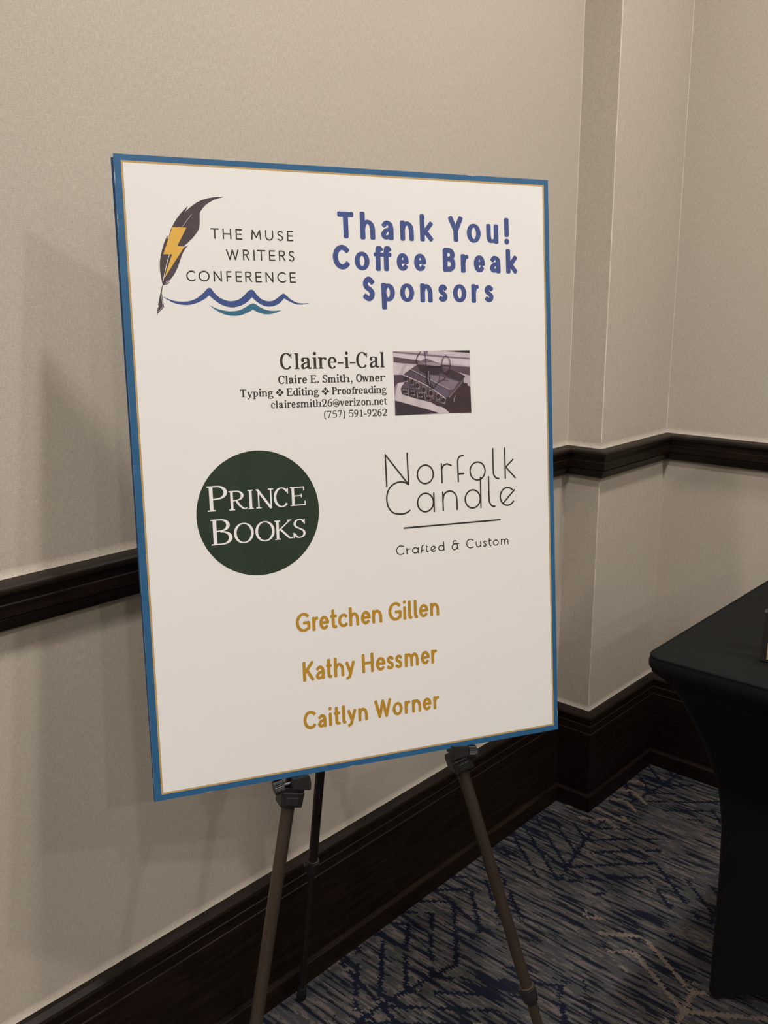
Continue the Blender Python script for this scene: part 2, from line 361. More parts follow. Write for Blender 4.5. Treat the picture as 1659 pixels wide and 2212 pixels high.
# ------------------------------------------------------------------ poster artwork, in millimetres on the sheet
LINES = {
 'muse1': (98.0, 84.8, 'THEMUSE',
   [113.8, 124.9, 129.4, 140.5, 146.2, 154.9, 166.4, 179.6, 185.0, 195.7, 201.1, 209.3, 214.4, 222.5]),
 'muse2': (124.0, 110.3, 'WRITERS',
   [132.5, 148.9, 154.3, 162.7, 167.8, 170.0, 172.8, 184.4, 188.8, 197.3, 202.0, 210.9, 215.2, 223.1]),
 'muse3': (151.5, 138.0, 'CONFERENCE',
   [80.1, 92.0, 95.7, 109.8, 114.9, 125.5, 131.4, 138.2, 143.3, 151.7, 155.8, 164.8, 169.3, 177.8, 182.7, 193.2, 198.4, 210.6, 215.3, 223.7]),
 'thank1': (91.6, 57.1, 'ThankYou!',
   [284.6, 307.9, 316.7, 338.1, 346.9, 365.0, 374.8, 395.1, 404.4, 424.2, 448.1, 470.0, 476.3, 498.0, 507.0, 526.2, 536.3, 542.9]),
 'thank2': (132.9, 100.5, 'CofFeeBreak',
   [276.1, 299.8, 307.0, 328.3, 335.6, 348.3, 347.3, 360.7, 368.2, 386.1, 394.1, 412.3, 437.8, 457.3, 465.6, 478.4, 486.1, 503.6, 511.5, 528.5, 537.5, 555.7]),
 'thank3': (174.5, 141.5, 'Sponsors',
   [317.1, 334.5, 344.1, 363.8, 371.5, 392.6, 401.8, 420.5, 429.4, 443.5, 452.1, 472.9, 480.9, 493.6, 501.7, 516.3]),
 'claire1': (263.8, 242.9, 'Claire-i-Cal',
   [196.5, 213.1, 215.3, 224.1, 225.5, 239.2, 240.1, 249.3, 249.3, 261.3, 262.8, 275.4, 276.7, 285.0, 285.5, 294.0, 294.1, 302.4, 303.4, 319.8, 323.1, 336.2, 336.9, 346.2]),
 'claire2': (282.7, 272.2, 'ClaireE.Smith,Owner',
   [193.1, 201.9, 202.4, 206.8, 207.8, 214.1, 214.6, 219.1, 219.6, 225.1, 226.1, 232.7, 237.3, 245.5, 246.9, 249.2, 254.2, 261.2, 261.7, 273.2, 273.8, 278.4, 278.4, 283.1, 283.2, 293.1, 294.3, 297.1, 302.3, 311.1, 311.1, 320.8, 321.2, 328.9, 329.9, 336.6, 337.2, 345.7]),
 'claire3': (298.7, 288.9, 'Typing*Editin',
   [141.3, 149.2, 150.3, 157.7, 158.1, 165.0, 166.1, 169.4, 169.6, 177.6, 178.3, 185.0, 189.2, 199.5, 203.8, 211.5, 212.5, 219.9, 220.0, 223.5, 223.8, 228.4, 228.8, 232.3, 232.4, 240.7]),
 'claire3b': (298.7, 288.9, 'g*Proofreading',
   [241.5, 247.9, 252.5, 262.7, 266.9, 274.1, 274.3, 280.2, 281.3, 287.2, 287.7, 294.3, 295.1, 300.6, 299.5, 304.4, 305.4, 311.6, 312.6, 318.4, 319.4, 326.9, 327.0, 330.7, 330.7, 338.8, 339.5, 345.8]),
 'claire4': (314.5, 304.7, 'clairesmith26@verizon.net',
   [181.6, 187.3, 187.7, 191.6, 192.5, 198.3, 199.5, 203.2, 203.5, 209.2, 209.7, 215.2, 216.5, 221.5, 222.1, 233.7, 234.6, 238.7, 238.9, 243.1, 243.3, 251.4, 252.5, 258.4, 259.9, 266.7, 267.8, 276.9, 277.4, 283.9, 284.5, 290.4, 291.0, 296.6, 296.9, 300.8, 301.3, 307.3, 308.4, 314.5, 315.0, 323.1, 323.9, 326.1, 326.9, 334.6, 335.2, 341.2, 341.7, 346.1]),
 'claire5': (329.9, 320.5, '(757)591-9262',
   [254.2, 256.9, 257.9, 264.9, 266.5, 272.6, 274.0, 279.9, 282.1, 284.5, 289.9, 296.3, 297.4, 303.4, 305.0, 310.5, 311.6, 315.7, 316.6, 322.4, 324.3, 330.4, 331.6, 337.7, 339.1, 345.3]),
 'princeP': (445.3, 412.2, 'P',
   [90.3, 116.8]),
 'prince': (445.7, 420.2, 'RINCE',
   [118.5, 142.2, 142.0, 153.3, 154.4, 179.1, 178.9, 199.7, 201.7, 222.8]),
 'booksB': (489.8, 456.0, 'B',
   [92.7, 120.9]),
 'books': (489.6, 463.7, 'OOKS',
   [122.9, 149.5, 151.7, 178.0, 178.2, 202.1, 203.8, 221.3]),
 'gold1': (619.2, 592.5, 'GretchenGillen',
   [201.1, 221.5, 224.2, 233.2, 234.4, 248.5, 250.2, 260.2, 261.6, 275.7, 277.9, 292.4, 295.3, 309.7, 311.9, 327.0, 336.7, 356.8, 358.9, 364.0, 366.8, 373.2, 375.8, 382.2, 383.6, 398.4, 401.1, 415.2]),
 'gold2': (688.3, 660.8, 'KathyHessmer',
   [207.6, 223.5, 226.0, 238.8, 241.3, 249.7, 252.7, 267.4, 269.6, 283.4, 294.0, 311.5, 314.9, 329.3, 331.0, 342.4, 344.2, 355.5, 358.8, 380.4, 384.0, 398.0, 400.4, 409.7]),
 'gold3': (756.5, 730.3, 'CaitlynWorner',
   [205.1, 223.4, 225.9, 238.5, 241.8, 246.7, 249.2, 259.0, 261.5, 267.6, 269.3, 282.5, 285.5, 299.8, 310.1, 335.8, 337.7, 353.1, 356.1, 365.3, 367.6, 381.9, 384.6, 398.4, 401.4, 410.7]),
}
NORFOLK = [[[341.3, 428.1],[340.6, 383.8],[374.3, 427.4],[373.6, 383.4]],[[426.3, 427.9],[426.0, 401.3]],[[426.5, 408.0],[429.3, 403.4],[434.6, 401.6],[441.0, 404.1]],[[451.9, 427.9],[451.7, 401.5],[452.4, 395.9],[455.2, 392.1],[460.9, 391.1]],[[452.3, 416.9],[460.8, 416.9]],[[508.6, 383.5],[508.6, 414.3],[509.5, 421.7],[512.8, 426.3],[517.4, 427.6]],[[528.2, 383.6],[528.2, 427.7]],[[541.2, 401.1],[529.2, 411.4],[544.6, 427.9]],[[374.3, 427.4],[369.0, 424.4],[362.2, 423.0],[353.7, 424.6],[345.9, 430.0],[341.4, 439.1],[340.7, 448.4],[343.1, 458.0],[349.6, 465.5],[360.5, 468.2],[369.0, 467.3],[374.9, 464.2]],[[412.7, 441.9],[412.6, 468.3]],[[426.7, 441.6],[426.8, 468.0]],[[426.8, 452.8],[429.1, 444.9],[435.0, 441.0],[442.0, 441.8],[447.2, 446.9],[448.7, 454.3],[448.8, 468.0]],[[487.4, 424.1],[487.1, 468.0]],[[500.6, 423.9],[500.6, 454.6],[501.7, 462.0],[505.2, 466.7],[509.8, 467.8]],[[524.6, 463.3],[542.8, 445.6]],[[365.3, 488.5],[517.8, 488.2]]]
CRAFTED = [[[363.6, 514.4],[359.1, 513.2],[355.2, 514.5],[352.4, 518.7],[354.2, 523.6],[358.7, 525.4],[363.2, 524.4]],[[368.3, 525.4],[368.1, 517.5]],[[368.2, 521.0],[370.3, 518.7],[373.3, 518.7]],[[385.7, 518.0],[385.5, 525.4]],[[390.8, 525.3],[391.1, 518.4],[392.1, 515.9],[393.9, 515.2]],[[390.9, 522.3],[393.7, 522.4]],[[398.4, 515.3],[398.5, 522.3],[399.2, 524.8],[401.3, 525.4]],[[398.3, 518.0],[401.1, 517.9]],[[406.6, 524.3],[412.7, 519.8]],[[425.6, 513.2],[426.1, 525.2]],[[446.0, 513.9],[443.7, 512.8],[441.3, 513.7],[440.8, 515.8],[442.3, 517.8]],[[442.3, 517.8],[450.1, 517.4]],[[442.3, 517.8],[439.4, 520.0],[439.1, 523.2],[441.8, 525.8],[445.1, 525.4],[446.9, 523.3]],[[446.9, 517.9],[448.3, 526.1]],[[472.9, 514.7],[468.4, 512.9],[464.2, 514.5],[462.2, 518.7],[463.9, 523.2],[468.0, 525.4],[473.1, 524.5]],[[477.8, 517.9],[478.1, 522.2],[479.8, 524.8],[482.4, 525.0],[484.9, 523.0]],[[484.8, 517.9],[485.3, 525.0]],[[493.9, 518.4],[491.4, 517.7],[490.1, 519.2],[492.2, 521.5],[493.9, 523.3],[492.4, 525.1],[489.5, 524.5]],[[499.1, 514.8],[499.2, 521.9],[500.0, 524.3],[501.8, 525.2]],[[498.4, 517.6],[502.1, 517.5]],[[519.0, 517.0],[519.0, 524.9]],[[519.0, 520.3],[520.4, 517.9],[522.9, 517.5],[524.3, 519.6],[524.4, 524.9]],[[524.4, 520.5],[526.3, 517.6],[529.0, 518.0],[530.0, 520.6],[530.1, 525.1]]]
FEATHER = [[133.5, 45.5],[122.7, 46.2],[110.7, 48.7],[100.0, 53.1],[91.6, 58.9],[86.5, 63.1],[83.1, 66.1],[85.1, 62.8],[87.5, 58.6],[82.6, 62.9],[77.1, 68.8],[70.8, 76.9],[66.0, 84.9],[63.0, 91.5],[60.8, 99.0],[59.8, 100.1],[59.8, 95.8],[57.1, 100.2],[53.7, 108.2],[50.7, 117.5],[48.7, 126.2],[48.0, 134.8],[48.3, 143.4],[49.5, 152.7],[50.4, 156.7],[53.6, 156.0],[56.7, 153.3],[60.6, 148.9],[65.3, 143.1],[70.2, 134.3],[73.7, 125.6],[77.1, 117.6],[81.2, 111.0],[84.5, 107.0],[79.8, 109.3],[78.8, 108.5],[83.7, 104.5],[90.8, 97.8],[97.1, 90.3],[100.0, 84.5],[101.1, 77.2],[101.6, 68.5],[103.1, 64.2],[108.7, 57.5],[114.9, 52.9],[122.5, 48.9]]
BOLT = [[66.4, 85.3],[83.9, 85.3],[71.1, 108.1],[80.1, 108.6],[52.5, 148.5],[63.9, 118.7],[53.0, 118.9]]
BLADE = [[49.5, 157.0],[50.3, 157.2],[48.0, 167.7],[48.6, 167.6],[50.1, 183.8],[41.8, 191.8],[41.2, 194.2],[40.5, 194.2],[41.2, 191.1],[42.2, 185.6],[43.7, 182.8],[42.9, 180.7],[46.4, 167.7]]
LIGHTLINES = [[[91.0, 69.0],[79.1, 83.8]],[[60.7, 118.7],[57.6, 127.4],[50.7, 152.0]],[[47.9, 169.4],[48.5, 181.7],[48.5, 183.6],[42.5, 189.5]],[[54.1, 153.0],[56.7, 151.8],[59.1, 150.0]],[[52.9, 155.1],[55.6, 153.8],[58.1, 152.4]]]
BARBS = [[[53.5, 153.9],[57.0, 152.8],[59.4, 150.0]],[[52.0, 155.9],[55.8, 155.2],[58.4, 153.3]]]
WAVE = [[49.1, 170.4],[59.0, 174.7],[69.1, 176.7],[80.9, 176.3],[90.0, 173.3],[97.7, 168.1],[104.0, 162.2],[106.4, 159.9],[108.7, 159.3],[110.9, 160.2],[114.4, 165.0],[121.5, 171.6],[130.4, 175.2],[138.0, 175.6],[145.8, 173.6],[152.2, 169.1],[158.7, 163.0],[161.9, 161.1],[164.2, 161.1],[166.5, 162.5],[170.8, 168.2],[176.8, 173.3],[184.5, 175.5],[192.4, 174.3],[199.8, 169.4],[204.2, 166.0],[207.1, 165.7],[210.2, 168.5],[217.8, 174.5],[227.3, 177.8],[241.1, 177.6],[232.1, 179.3],[222.4, 179.1],[214.6, 176.1],[206.3, 171.6],[200.2, 177.7],[192.1, 181.5],[184.1, 182.3],[176.4, 180.4],[168.9, 175.7],[163.2, 170.5],[158.0, 175.7],[150.0, 180.6],[140.7, 183.3],[133.0, 183.3],[124.0, 180.7],[115.3, 175.3],[107.8, 168.7],[101.9, 173.2],[92.7, 177.9],[82.1, 180.7],[73.3, 180.7],[63.1, 178.6],[54.7, 174.3]]
TEAL = [[107.4, 180.8],[116.2, 185.2],[128.2, 188.1],[137.3, 188.5],[146.6, 187.0],[154.5, 183.2],[160.1, 179.7],[164.1, 178.4],[167.9, 179.4],[173.1, 183.1],[180.8, 186.4],[190.2, 187.9],[202.1, 187.1],[193.2, 190.6],[185.2, 192.1],[177.4, 191.8],[169.7, 189.4],[163.9, 186.2],[155.6, 190.7],[146.2, 193.7],[137.0, 194.3],[127.9, 193.0],[120.5, 190.0],[113.2, 185.6]]
PHOTO_POLYS = [((178,163,168),[(0,0),(1,0),(1,1),(0,1)]),
 ((190,176,182),[(0.001,0.021),(0.157,0.022),(0.57,0.076),(0.997,0.141),(0.999,0.047),(0.641,0.01),(0.392,0),(0.002,0.002)]),
 ((62,50,52),[(0.613,0),(1,0),(1.0,0.045),(0.813,0.024)]),
 ((125,108,118),[(0.002,0.002),(0.001,0.021),(0.39,0.074),(0.638,0.107),(0.998,0.145),(0.998,0.12),(0.639,0.081),(0.391,0.045),(0.123,0.013)]),
 ((198,184,188),[(0.003,0.029),(0.362,0.078),(0.638,0.111),(0.998,0.15),(0.997,0.252),(0.705,0.205),(0.319,0.148),(0.002,0.082)]),
 ((130,112,130),[(0.392,0),(0.448,0),(0.44,0.087),(0.39,0.078)]),
 ((92,72,80),[(0.002,0.086),(0.319,0.153),(0.635,0.22),(0.998,0.269),(0.997,0.402),(0.737,0.307),(0.317,0.207),(0.152,0.192),(0.002,0.167)]),
 ((196,182,182),[(0.003,0.177),(0.127,0.208),(0.093,0.302),(0.056,0.367),(0.001,0.366)]),
 ((196,182,182),[(0.175,0.225),(0.234,0.226),(0.268,0.239),(0.126,0.369),(0.104,0.377),(0.142,0.27)]),
 ((78,62,70),[(0.001,0.37),(0.126,0.369),(0.143,0.477),(0.045,0.495),(0,0.564)]),
 ((194,180,180),[(0.056,0.495),(0.136,0.485),(0.089,0.649),(0.206,0.703),(0.453,0.812),(0.55,0.849),(0.646,0.92),(0.71,0.993),(0.574,0.991),(0.45,0.935),(0.271,0.867),(0.004,0.766),(0.009,0.646)]),
 ((150,130,138),[(0,0.564),(0.045,0.495),(0.021,0.614),(0.006,0.696),(0,0.646)]),
 ((60,48,56),[(0.004,0.766),(0.133,0.816),(0.271,0.867),(0.45,0.937),(0.574,0.991),(0,1)]),
 ((64,48,50),[(0.906,0.519),(0.958,0.529),(0.957,0.563),(0.995,0.581),(1,1),(0.71,0.993),(0.646,0.92),(0.55,0.841),(0.621,0.793)]),
 ((66,52,58),[(0.136,0.485),(0.099,0.542),(0.083,0.579),(0.086,0.632),(0.102,0.674),(0.219,0.724),(0.274,0.746),(0.343,0.77),(0.454,0.805),(0.549,0.874),(0.619,0.894),(0.676,0.837),(0.622,0.751),(0.349,0.574)]),
 ((88,74,82),[(0.136,0.485),(0.092,0.566),(0.098,0.573),(0.223,0.595),(0.36,0.662),(0.415,0.685),(0.321,0.573)]),
 ((112,96,104),[(0.304,0.198),(0.361,0.149),(0.424,0.121),(0.567,0.19),(0.628,0.224),(0.758,0.29),(0.929,0.413),(0.631,0.38),(0.427,0.259)]),
 ((150,134,140),[(0.373,0.195),(0.47,0.18),(0.587,0.203),(0.628,0.233),(0.552,0.24),(0.428,0.219)]),
 ((86,72,80),[(0.112,0.369),(0.303,0.211),(0.427,0.229),(0.552,0.244),(0.758,0.294),(0.929,0.414),(0.908,0.438),(0.707,0.72),(0.664,0.761),(0.486,0.628)]),
 ((60,46,50),[(0.303,0.211),(0.427,0.229),(0.607,0.245),(0.625,0.347),(0.562,0.379),(0.424,0.376),(0.328,0.307)]),
 ((124,108,116),[(0.465,0.377),(0.631,0.414),(0.837,0.504),(0.765,0.621),(0.709,0.627),(0.463,0.452)]),
 ((66,50,54),[(0.632,0.347),(0.737,0.298),(0.929,0.414),(0.908,0.442),(0.858,0.496),(0.7,0.416)]),
 ((96,84,98),[(0.486,0.62),(0.558,0.53),(0.709,0.627),(0.7,0.72),(0.66,0.761)]),
 ((70,56,60),[(0.66,0.761),(0.707,0.72),(0.908,0.438),(0.909,0.519),(0.763,0.705),(0.661,0.87),(0.64,0.861)]),
 ((112,96,96),[(0.707,0.72),(0.907,0.463),(0.906,0.489),(0.705,0.762)]),
 ((100,84,88),[(0.112,0.369),(0.31,0.481),(0.487,0.603),(0.664,0.765),(0.647,0.866),(0.523,0.798),(0.347,0.641),(0.134,0.444)])]
PHOTO_OVALS = [[0.148,0.432,0.026,0.049],[0.226,0.483,0.026,0.049],[0.294,0.543,0.026,0.049],[0.375,0.612,0.026,0.049],[0.468,0.67,0.026,0.049],[0.56,0.728,0.026,0.049],[0.628,0.785,0.026,0.049],[0.131,0.634,0.033,0.035],[0.231,0.658,0.033,0.035],[0.331,0.692,0.033,0.035],[0.434,0.748,0.033,0.035]]
PHOTO_STROKES = [((190,174,178),0.65,[(0.218,0.288),(0.327,0.361),(0.463,0.456),(0.593,0.544),(0.716,0.619)]),
 ((200,184,186),0.98,[(0.112,0.369),(0.31,0.481),(0.487,0.603),(0.66,0.765)]),
 ((58,44,50),0.98,[(0.351,0.011),(0.318,0.061),(0.298,0.111),(0.292,0.156),(0.307,0.198)]),
 ((58,44,50),0.81,[(0.402,0.024),(0.409,0.1),(0.414,0.217)]),
 ((58,44,50),0.98,[(0.42,0.24),(0.496,0.247),(0.586,0.245),(0.711,0.234)]),
 ((62,48,54),0.98,[(0.665,0.415),(0.637,0.456),(0.58,0.489),(0.537,0.538),(0.508,0.579),(0.459,0.594)]),
 ((62,48,54),0.65,[(0.65,0.461),(0.705,0.483)]),
 ((72,58,66),0.65,[(0.583,0.379),(0.585,0.43),(0.57,0.488),(0.537,0.538)]),
 ((52,40,44),1.95,[(0.425,0.309),(0.419,0.409),(0.431,0.493),(0.447,0.544)]),
 ((150,134,140),0.81,[(0.449,0.318),(0.44,0.409),(0.448,0.485),(0.46,0.552)]),
 ((52,40,44),1.46,[(0.454,0.41),(0.459,0.494),(0.473,0.586)]),
 ((52,40,44),1.3,[(0.488,0.57),(0.501,0.604)]),
 ((150,136,134),1.14,[(0.79,0.715),(0.772,0.765),(0.763,0.824)]),
 ((168,150,152),0.81,[(0.178,0.598),(0.178,0.702)]),
 ((168,150,152),0.81,[(0.284,0.639),(0.295,0.739)]),
 ((150,134,136),0.81,[(0.38,0.684),(0.392,0.767)]),
 ((62,48,52),1.14,[(0.181,0.403),(0.187,0.503)]),
 ((62,48,52),1.14,[(0.261,0.472),(0.259,0.555)]),
 ((62,48,52),1.14,[(0.343,0.528),(0.337,0.615)]),
 ((62,48,52),1.14,[(0.428,0.593),(0.426,0.685)]),
 ((62,48,52),1.14,[(0.524,0.663),(0.517,0.781)]),
 ((62,48,52),0.81,[(0.598,0.725),(0.593,0.817)]),
 ((56,42,48),0.98,[(0.729,0.226),(0.724,0.274),(0.714,0.315),(0.698,0.346),(0.68,0.362),(0.66,0.362),(0.643,0.345),(0.629,0.314),(0.62,0.272),(0.618,0.224),(0.623,0.177),(0.633,0.135),(0.649,0.104),(0.667,0.088),(0.686,0.088),(0.704,0.105),(0.718,0.136),(0.727,0.178),(0.729,0.226)])]

# ------------------------------------------------------------------ lettering engine
def spline(pts, n=8, closed=False):
    P = [Vector(p) for p in pts]; out = []; m_ = len(P)
    if closed: idx = [(P[(i - 1) % m_], P[i], P[(i + 1) % m_], P[(i + 2) % m_]) for i in range(m_)]
    else: idx = [(P[max(i - 1, 0)], P[i], P[i + 1], P[min(i + 2, m_ - 1)]) for i in range(m_ - 1)]
    for a, b, c, d in idx:
        for k in range(n):
            t = k / n
            out.append(0.5 * ((2 * b) + (c - a) * t + (2 * a - 5 * b + 4 * c - d) * t * t + (3 * b - a - 3 * c + d) * t ** 3))
    if not closed: out.append(P[-1])
    return [(p.x, p.y) for p in out]

def arc(cx, cy, rx, ry, a0, a1):
    n = max(6, int(abs(a1 - a0) / 9))
    return [(cx + rx * math.cos(math.radians(a0 + (a1 - a0) * k / n)), cy + ry * math.sin(math.radians(a0 + (a1 - a0) * k / n))) for k in range(n + 1)]

def ngon(cx, cy, r, n=14):
    return [(cx + r * math.cos(2 * math.pi * k / n), cy + r * math.sin(2 * math.pi * k / n)) for k in range(n)]

def stroke_polys(pts, thick, thin, cap):
    """pen stroke -> convex polygons. thick = width of vertical strokes, thin = of horizontal ones"""
    P = [Vector(p) for p in pts]
    Q = [P[0]]
    for p in P[1:]:
        if (p - Q[-1]).length > 1e-3: Q.append(p)
    P = Q
    if len(P) < 2: return [ngon(P[0].x, P[0].y, thick / 2)]
    polys = []
    def wid(d): return math.sqrt((thick * abs(d.y)) ** 2 + (thin * abs(d.x)) ** 2)
    D = [(b - a).normalized() for a, b in zip(P, P[1:])]
    n = len(P)
    for i in range(n - 1):
        d = D[i]; a = P[i]; b = P[i + 1]
        def side(j, d):
            if j == 0 or j == n - 1: t = d
            else:
                t = (D[j - 1] + D[j])
                if t.length < 1e-4 or D[j - 1].dot(D[j]) < 0.75: t = d
                else: t = t.normalized()
            nn = Vector((-t.y, t.x)); return nn * wid(t) / 2
        na = side(i, d); nb = side(i + 1, d)
        polys.append([a - na, b - nb, b + nb, a + na])
        if i > 0 and D[i - 1].dot(D[i]) < 0.999:
            r = min(wid(D[i - 1]), wid(d)) / 2
            polys.append(ngon(a.x, a.y, r, 12))
    for p, d in ((P[0], -D[0]), (P[-1], D[-1])):
        w = wid(d) / 2
        if cap == 'round': polys.append(ngon(p.x, p.y, w, 16))
        elif cap == 'soft':
            nn = Vector((-d.y, d.x)); r = w * 0.55
            polys.append([p - nn * w, p + d * (w - r) - nn * w, p + d * (w - r * .3) - nn * (w - r * .3), p + d * w - nn * (w - r),
                          p + d * w + nn * (w - r), p + d * (w - r * .3) + nn * (w - r * .3), p + d * (w - r) + nn * w, p + nn * w])
    out = []
    for q in polys:
        q = [(v[0], v[1]) for v in q]
        A = sum(q[k][0] * q[(k + 1) % len(q)][1] - q[(k + 1) % len(q)][0] * q[k][1] for k in range(len(q)))
        if abs(A) < 1e-6: continue
        out.append(q if A > 0 else q[::-1])
    return out

def _area(q): return abs(sum(q[k][0] * q[(k + 1) % len(q)][1] - q[(k + 1) % len(q)][0] * q[k][1] for k in range(len(q)))) / 2
def union(polys):
    """merge overlapping convex pieces into one sheet of triangles: keep what lies inside any piece"""
    vs = []; fs = []
    for q in polys:
        k = len(vs); vs += [Vector(p) for p in q]; fs.append(list(range(k, k + len(q))))
    v, e, f, ov, oe, of = delaunay_2d_cdt(vs, [], fs, 0, 1e-5)
    VV = np.array([(p.x, p.y) for p in v]); T = np.array([tuple(t) for t in f]); c = VV[T].mean(1)
    hit = np.zeros(len(T), bool)
    for q in polys:
        a = np.array(q, float); lo = a.min(0); hi = a.max(0)
        idx = np.nonzero(~hit & (c >= lo).all(1) & (c <= hi).all(1))[0]
        if not len(idx): continue
        x1, y1 = a[:, 0][None], a[:, 1][None]; nx = np.roll(a, -1, 0); x2, y2 = nx[:, 0][None], nx[:, 1][None]
        px, py = c[idx, 0][:, None], c[idx, 1][:, None]
        cr = (y1 > py) != (y2 > py)
        xi = x1 + (py - y1) * (x2 - x1) / np.where(cr, y2 - y1, 1)
        hit[idx] = (cr & (xi > px)).sum(1) % 2 == 1
    return [(p.x, p.y) for p in v], [tuple(int(k) for k in t) for t in T[hit]]

def union_groups(groups):
    """one union per letter, so letters never influence each other"""
    V = []; F = []
    for g in groups:
        if not g: continue
        v, f = union(g); k = len(V); V += v; F += [tuple(i + k for i in t) for t in f]
    return V, F

def sans(ch, w, H, X, h, hv):
    """monoline letters; returns strokes in mm, y up from the baseline"""
    l, r, b, t, x = h, w - h, hv, H - hv, X - hv
    m_ = (l + r) / 2; A = H - hv; D = -0.3 * H + hv
    U = lambda a, c, top=None: (l + (r - l) * a, b + ((t if top is None else top) - b) * c)
    def arch(x0, x1):
        d = x1 - x0
        return spline([(x0, x * .58), (x0 + d * .14, x * .86), (x0 + d * .52, x), (x0 + d * .88, x * .84), (x1, x * .55)]) + [(x1, b)]
    def e_():
        cy = (x + b) / 2; ry = (x - b) / 2; rx = (r - l) / 2
        return [arc(m_, cy, rx, ry, 5, 312), [(l, cy + hv * .15), (r, cy + hv * .15)]]
    def a_():
        return [spline([(l + (r - l) * .1, x * .86), (m_ - h * .2, x), (r - (r - l) * .12, x * .88), (r, x * .62)]) + [(r, b)],
                spline([(r, x * .60), (m_ - h * .1, x * .56), (l + (r - l) * .1, x * .42), (l, x * .27), (l + (r - l) * .14, b + h * .2), (m_ - h * .3, b), (r - (r - l) * .12, b + (x - b) * .12), (r, b + (x - b) * .3)])]
    def s_(top):
        p = [(.93, .87), (.55, 1), (.16, .9), (.05, .72), (.25, .57), (.72, .44), (.96, .27), (.82, .07), (.42, 0), (.04, .1)]
        return [spline([U(a, c, top) for a, c in p])]
    G = {
     'T': lambda: [[(l, t), (r, t)], [(m_, t), (m_, b)]],
     'H': lambda: [[(l, t), (l, b)], [(r, t), (r, b)], [(l, (t + b) / 2), (r, (t + b) / 2)]],
     'E': lambda: [[(r, t), (l, t), (l, b), (r, b)], [(l, (t + b) * .51), (r - (r - l) * .08, (t + b) * .51)]],
     'F': lambda: [[(r, t), (l, t), (l, b)], [(l, (t + b) * .5), (r - (r - l) * .1, (t + b) * .5)]],
     'M': lambda: [[(l, b), U(.09, 1), U(.5, .22), U(.91, 1), (r, b)]],
     'N': lambda: [[(l, b), (l, t), (r, b), (r, t)]],
     'W': lambda: [[(l, t), U(.26, 0), U(.5, 1), U(.74, 0), (r, t)]],
     'U': lambda: [[(l, t), (l, b + (r - l) * .45)] + arc(m_, b + (r - l) * .5, (r - l) / 2, (r - l) / 2, 180, 360)[1:] + [(r, t)]],
     'I': lambda: [[(m_, t), (m_, b)]],
     'O': lambda: [arc(m_, (t + b) / 2, (r - l) / 2, (t - b) / 2, 0, 360)],
     'C': lambda: [arc(m_ + (r - l) * .09, (t + b) / 2, (r - l) * .58, (t - b) / 2, 48, 312)],
     'G': lambda: [arc(m_ + (r - l) * .05, (t + b) / 2, (r - l) * .55, (t - b) / 2, 50, 300) + [(r, b + (t - b) * .13), (r, (t + b) * .47), (m_ + (r - l) * .12, (t + b) * .47)]],
     'R': lambda: [[(l, b), (l, t), U(.5, 1)] + arc(l + (r - l) * .52, b + (t - b) * .76, (r - l) * .42, (t - b) * .24, 90, -90) + [(l, b + (t - b) * .52)], [U(.5, .5), (r, b)]],
     'B': lambda: [[(l, b), (l, t), U(.5, 1)] + arc(l + (r - l) * .5, b + (t - b) * .77, (r - l) * .42, (t - b) * .23, 90, -90) + [(l, b + (t - b) * .54)],
                   [U(.5, .54)] + arc(l + (r - l) * .52, b + (t - b) * .27, (r - l) * .48, (t - b) * .27, 90, -90) + [(l, b)]],
     'S': lambda: s_(t), 's': lambda: s_(x),
     'Y': lambda: [[(l, t), U(.5, .42), (r, t)], [U(.5, .42), U(.5, 0)]],
     'K': lambda: [[(l, t), (l, b)], [(r, t), U(.12, .45)], [U(.3, .6), (r, b)]],
     'h': lambda: [[(l, A), (l, b)], arch(l, r)],
     'n': lambda: [[(l, x), (l, b)], arch(l, r)],
     'm': lambda: [[(l, x), (l, b)], arch(l, m_), arch(m_, r)],
     'u': lambda: [[(l, x), (l, x * .45)] + spline([(l, x * .45), (l + (r - l) * .14, x * .16), (m_ - h * .2, b), (r - (r - l) * .12, x * .18), (r, x * .45)]), [(r, x), (r, b)]],
     'k': lambda: [[(l, A), (l, b)], [(r, x), (l + h * .6, x * .46)], [(l + (r - l) * .35, x * .56), (r, b)]],
     'o': lambda: [arc(m_, (x + b) / 2, (r - l) / 2, (x - b) / 2 + h * .15, 0, 360)],
     'e': e_, 'a': a_,
     'c': lambda: [arc(m_ + (r - l) * .1, (x + b) / 2, (r - l) * .6, (x - b) / 2, 52, 308)],
     'r': lambda: [[(l, x), (l, b)], spline([(l, x * .6), (l + (r - l) * .4, x * .93), (r, x * 1.0)])],
     'p': lambda: [[(l, x), (l, D)], arc(m_, (x + b) / 2, (r - l) / 2, (x - b) / 2, 0, 360)],
     't': lambda: [[(l + (r - l) * .38, X * 1.27)] + spline([(l + (r - l) * .38, x * .35), (l + (r - l) * .5, b + h * .3), (r, b)]), [(l, x), (r, x)]],
     'i': lambda: [[(m_, x), (m_, b)], [(m_, H - h * .6)]],
     'l': lambda: [[(l, A)] + spline([(l, x * .35), (l + (r - l) * .3, b + h * .2), (r, b)])],
     'y': lambda: [[(l, x), (m_ + h * .1, b + h * .6)], [(r, x), U(.5, .02, x), U(.36, -.28, x), U(.05, -.38, x)]],
     '!': lambda: [[(m_, t), (m_, b + (t - b) * .34)], [(m_, b)]],
     'f': lambda: [[(l + (r - l) * .30, b), (l + (r - l) * .30, x + (A - x) * .35)] + spline([(l + (r - l) * .30, x + (A - x) * .35), (l + (r - l) * .42, A - h * .2), (l + (r - l) * .72, A), (r, A - h * .5)])[1:], [(l - h * .5, x), (r + h * .3, x)]],
    }
    return G['f' if ch == 'F_' else ch]()

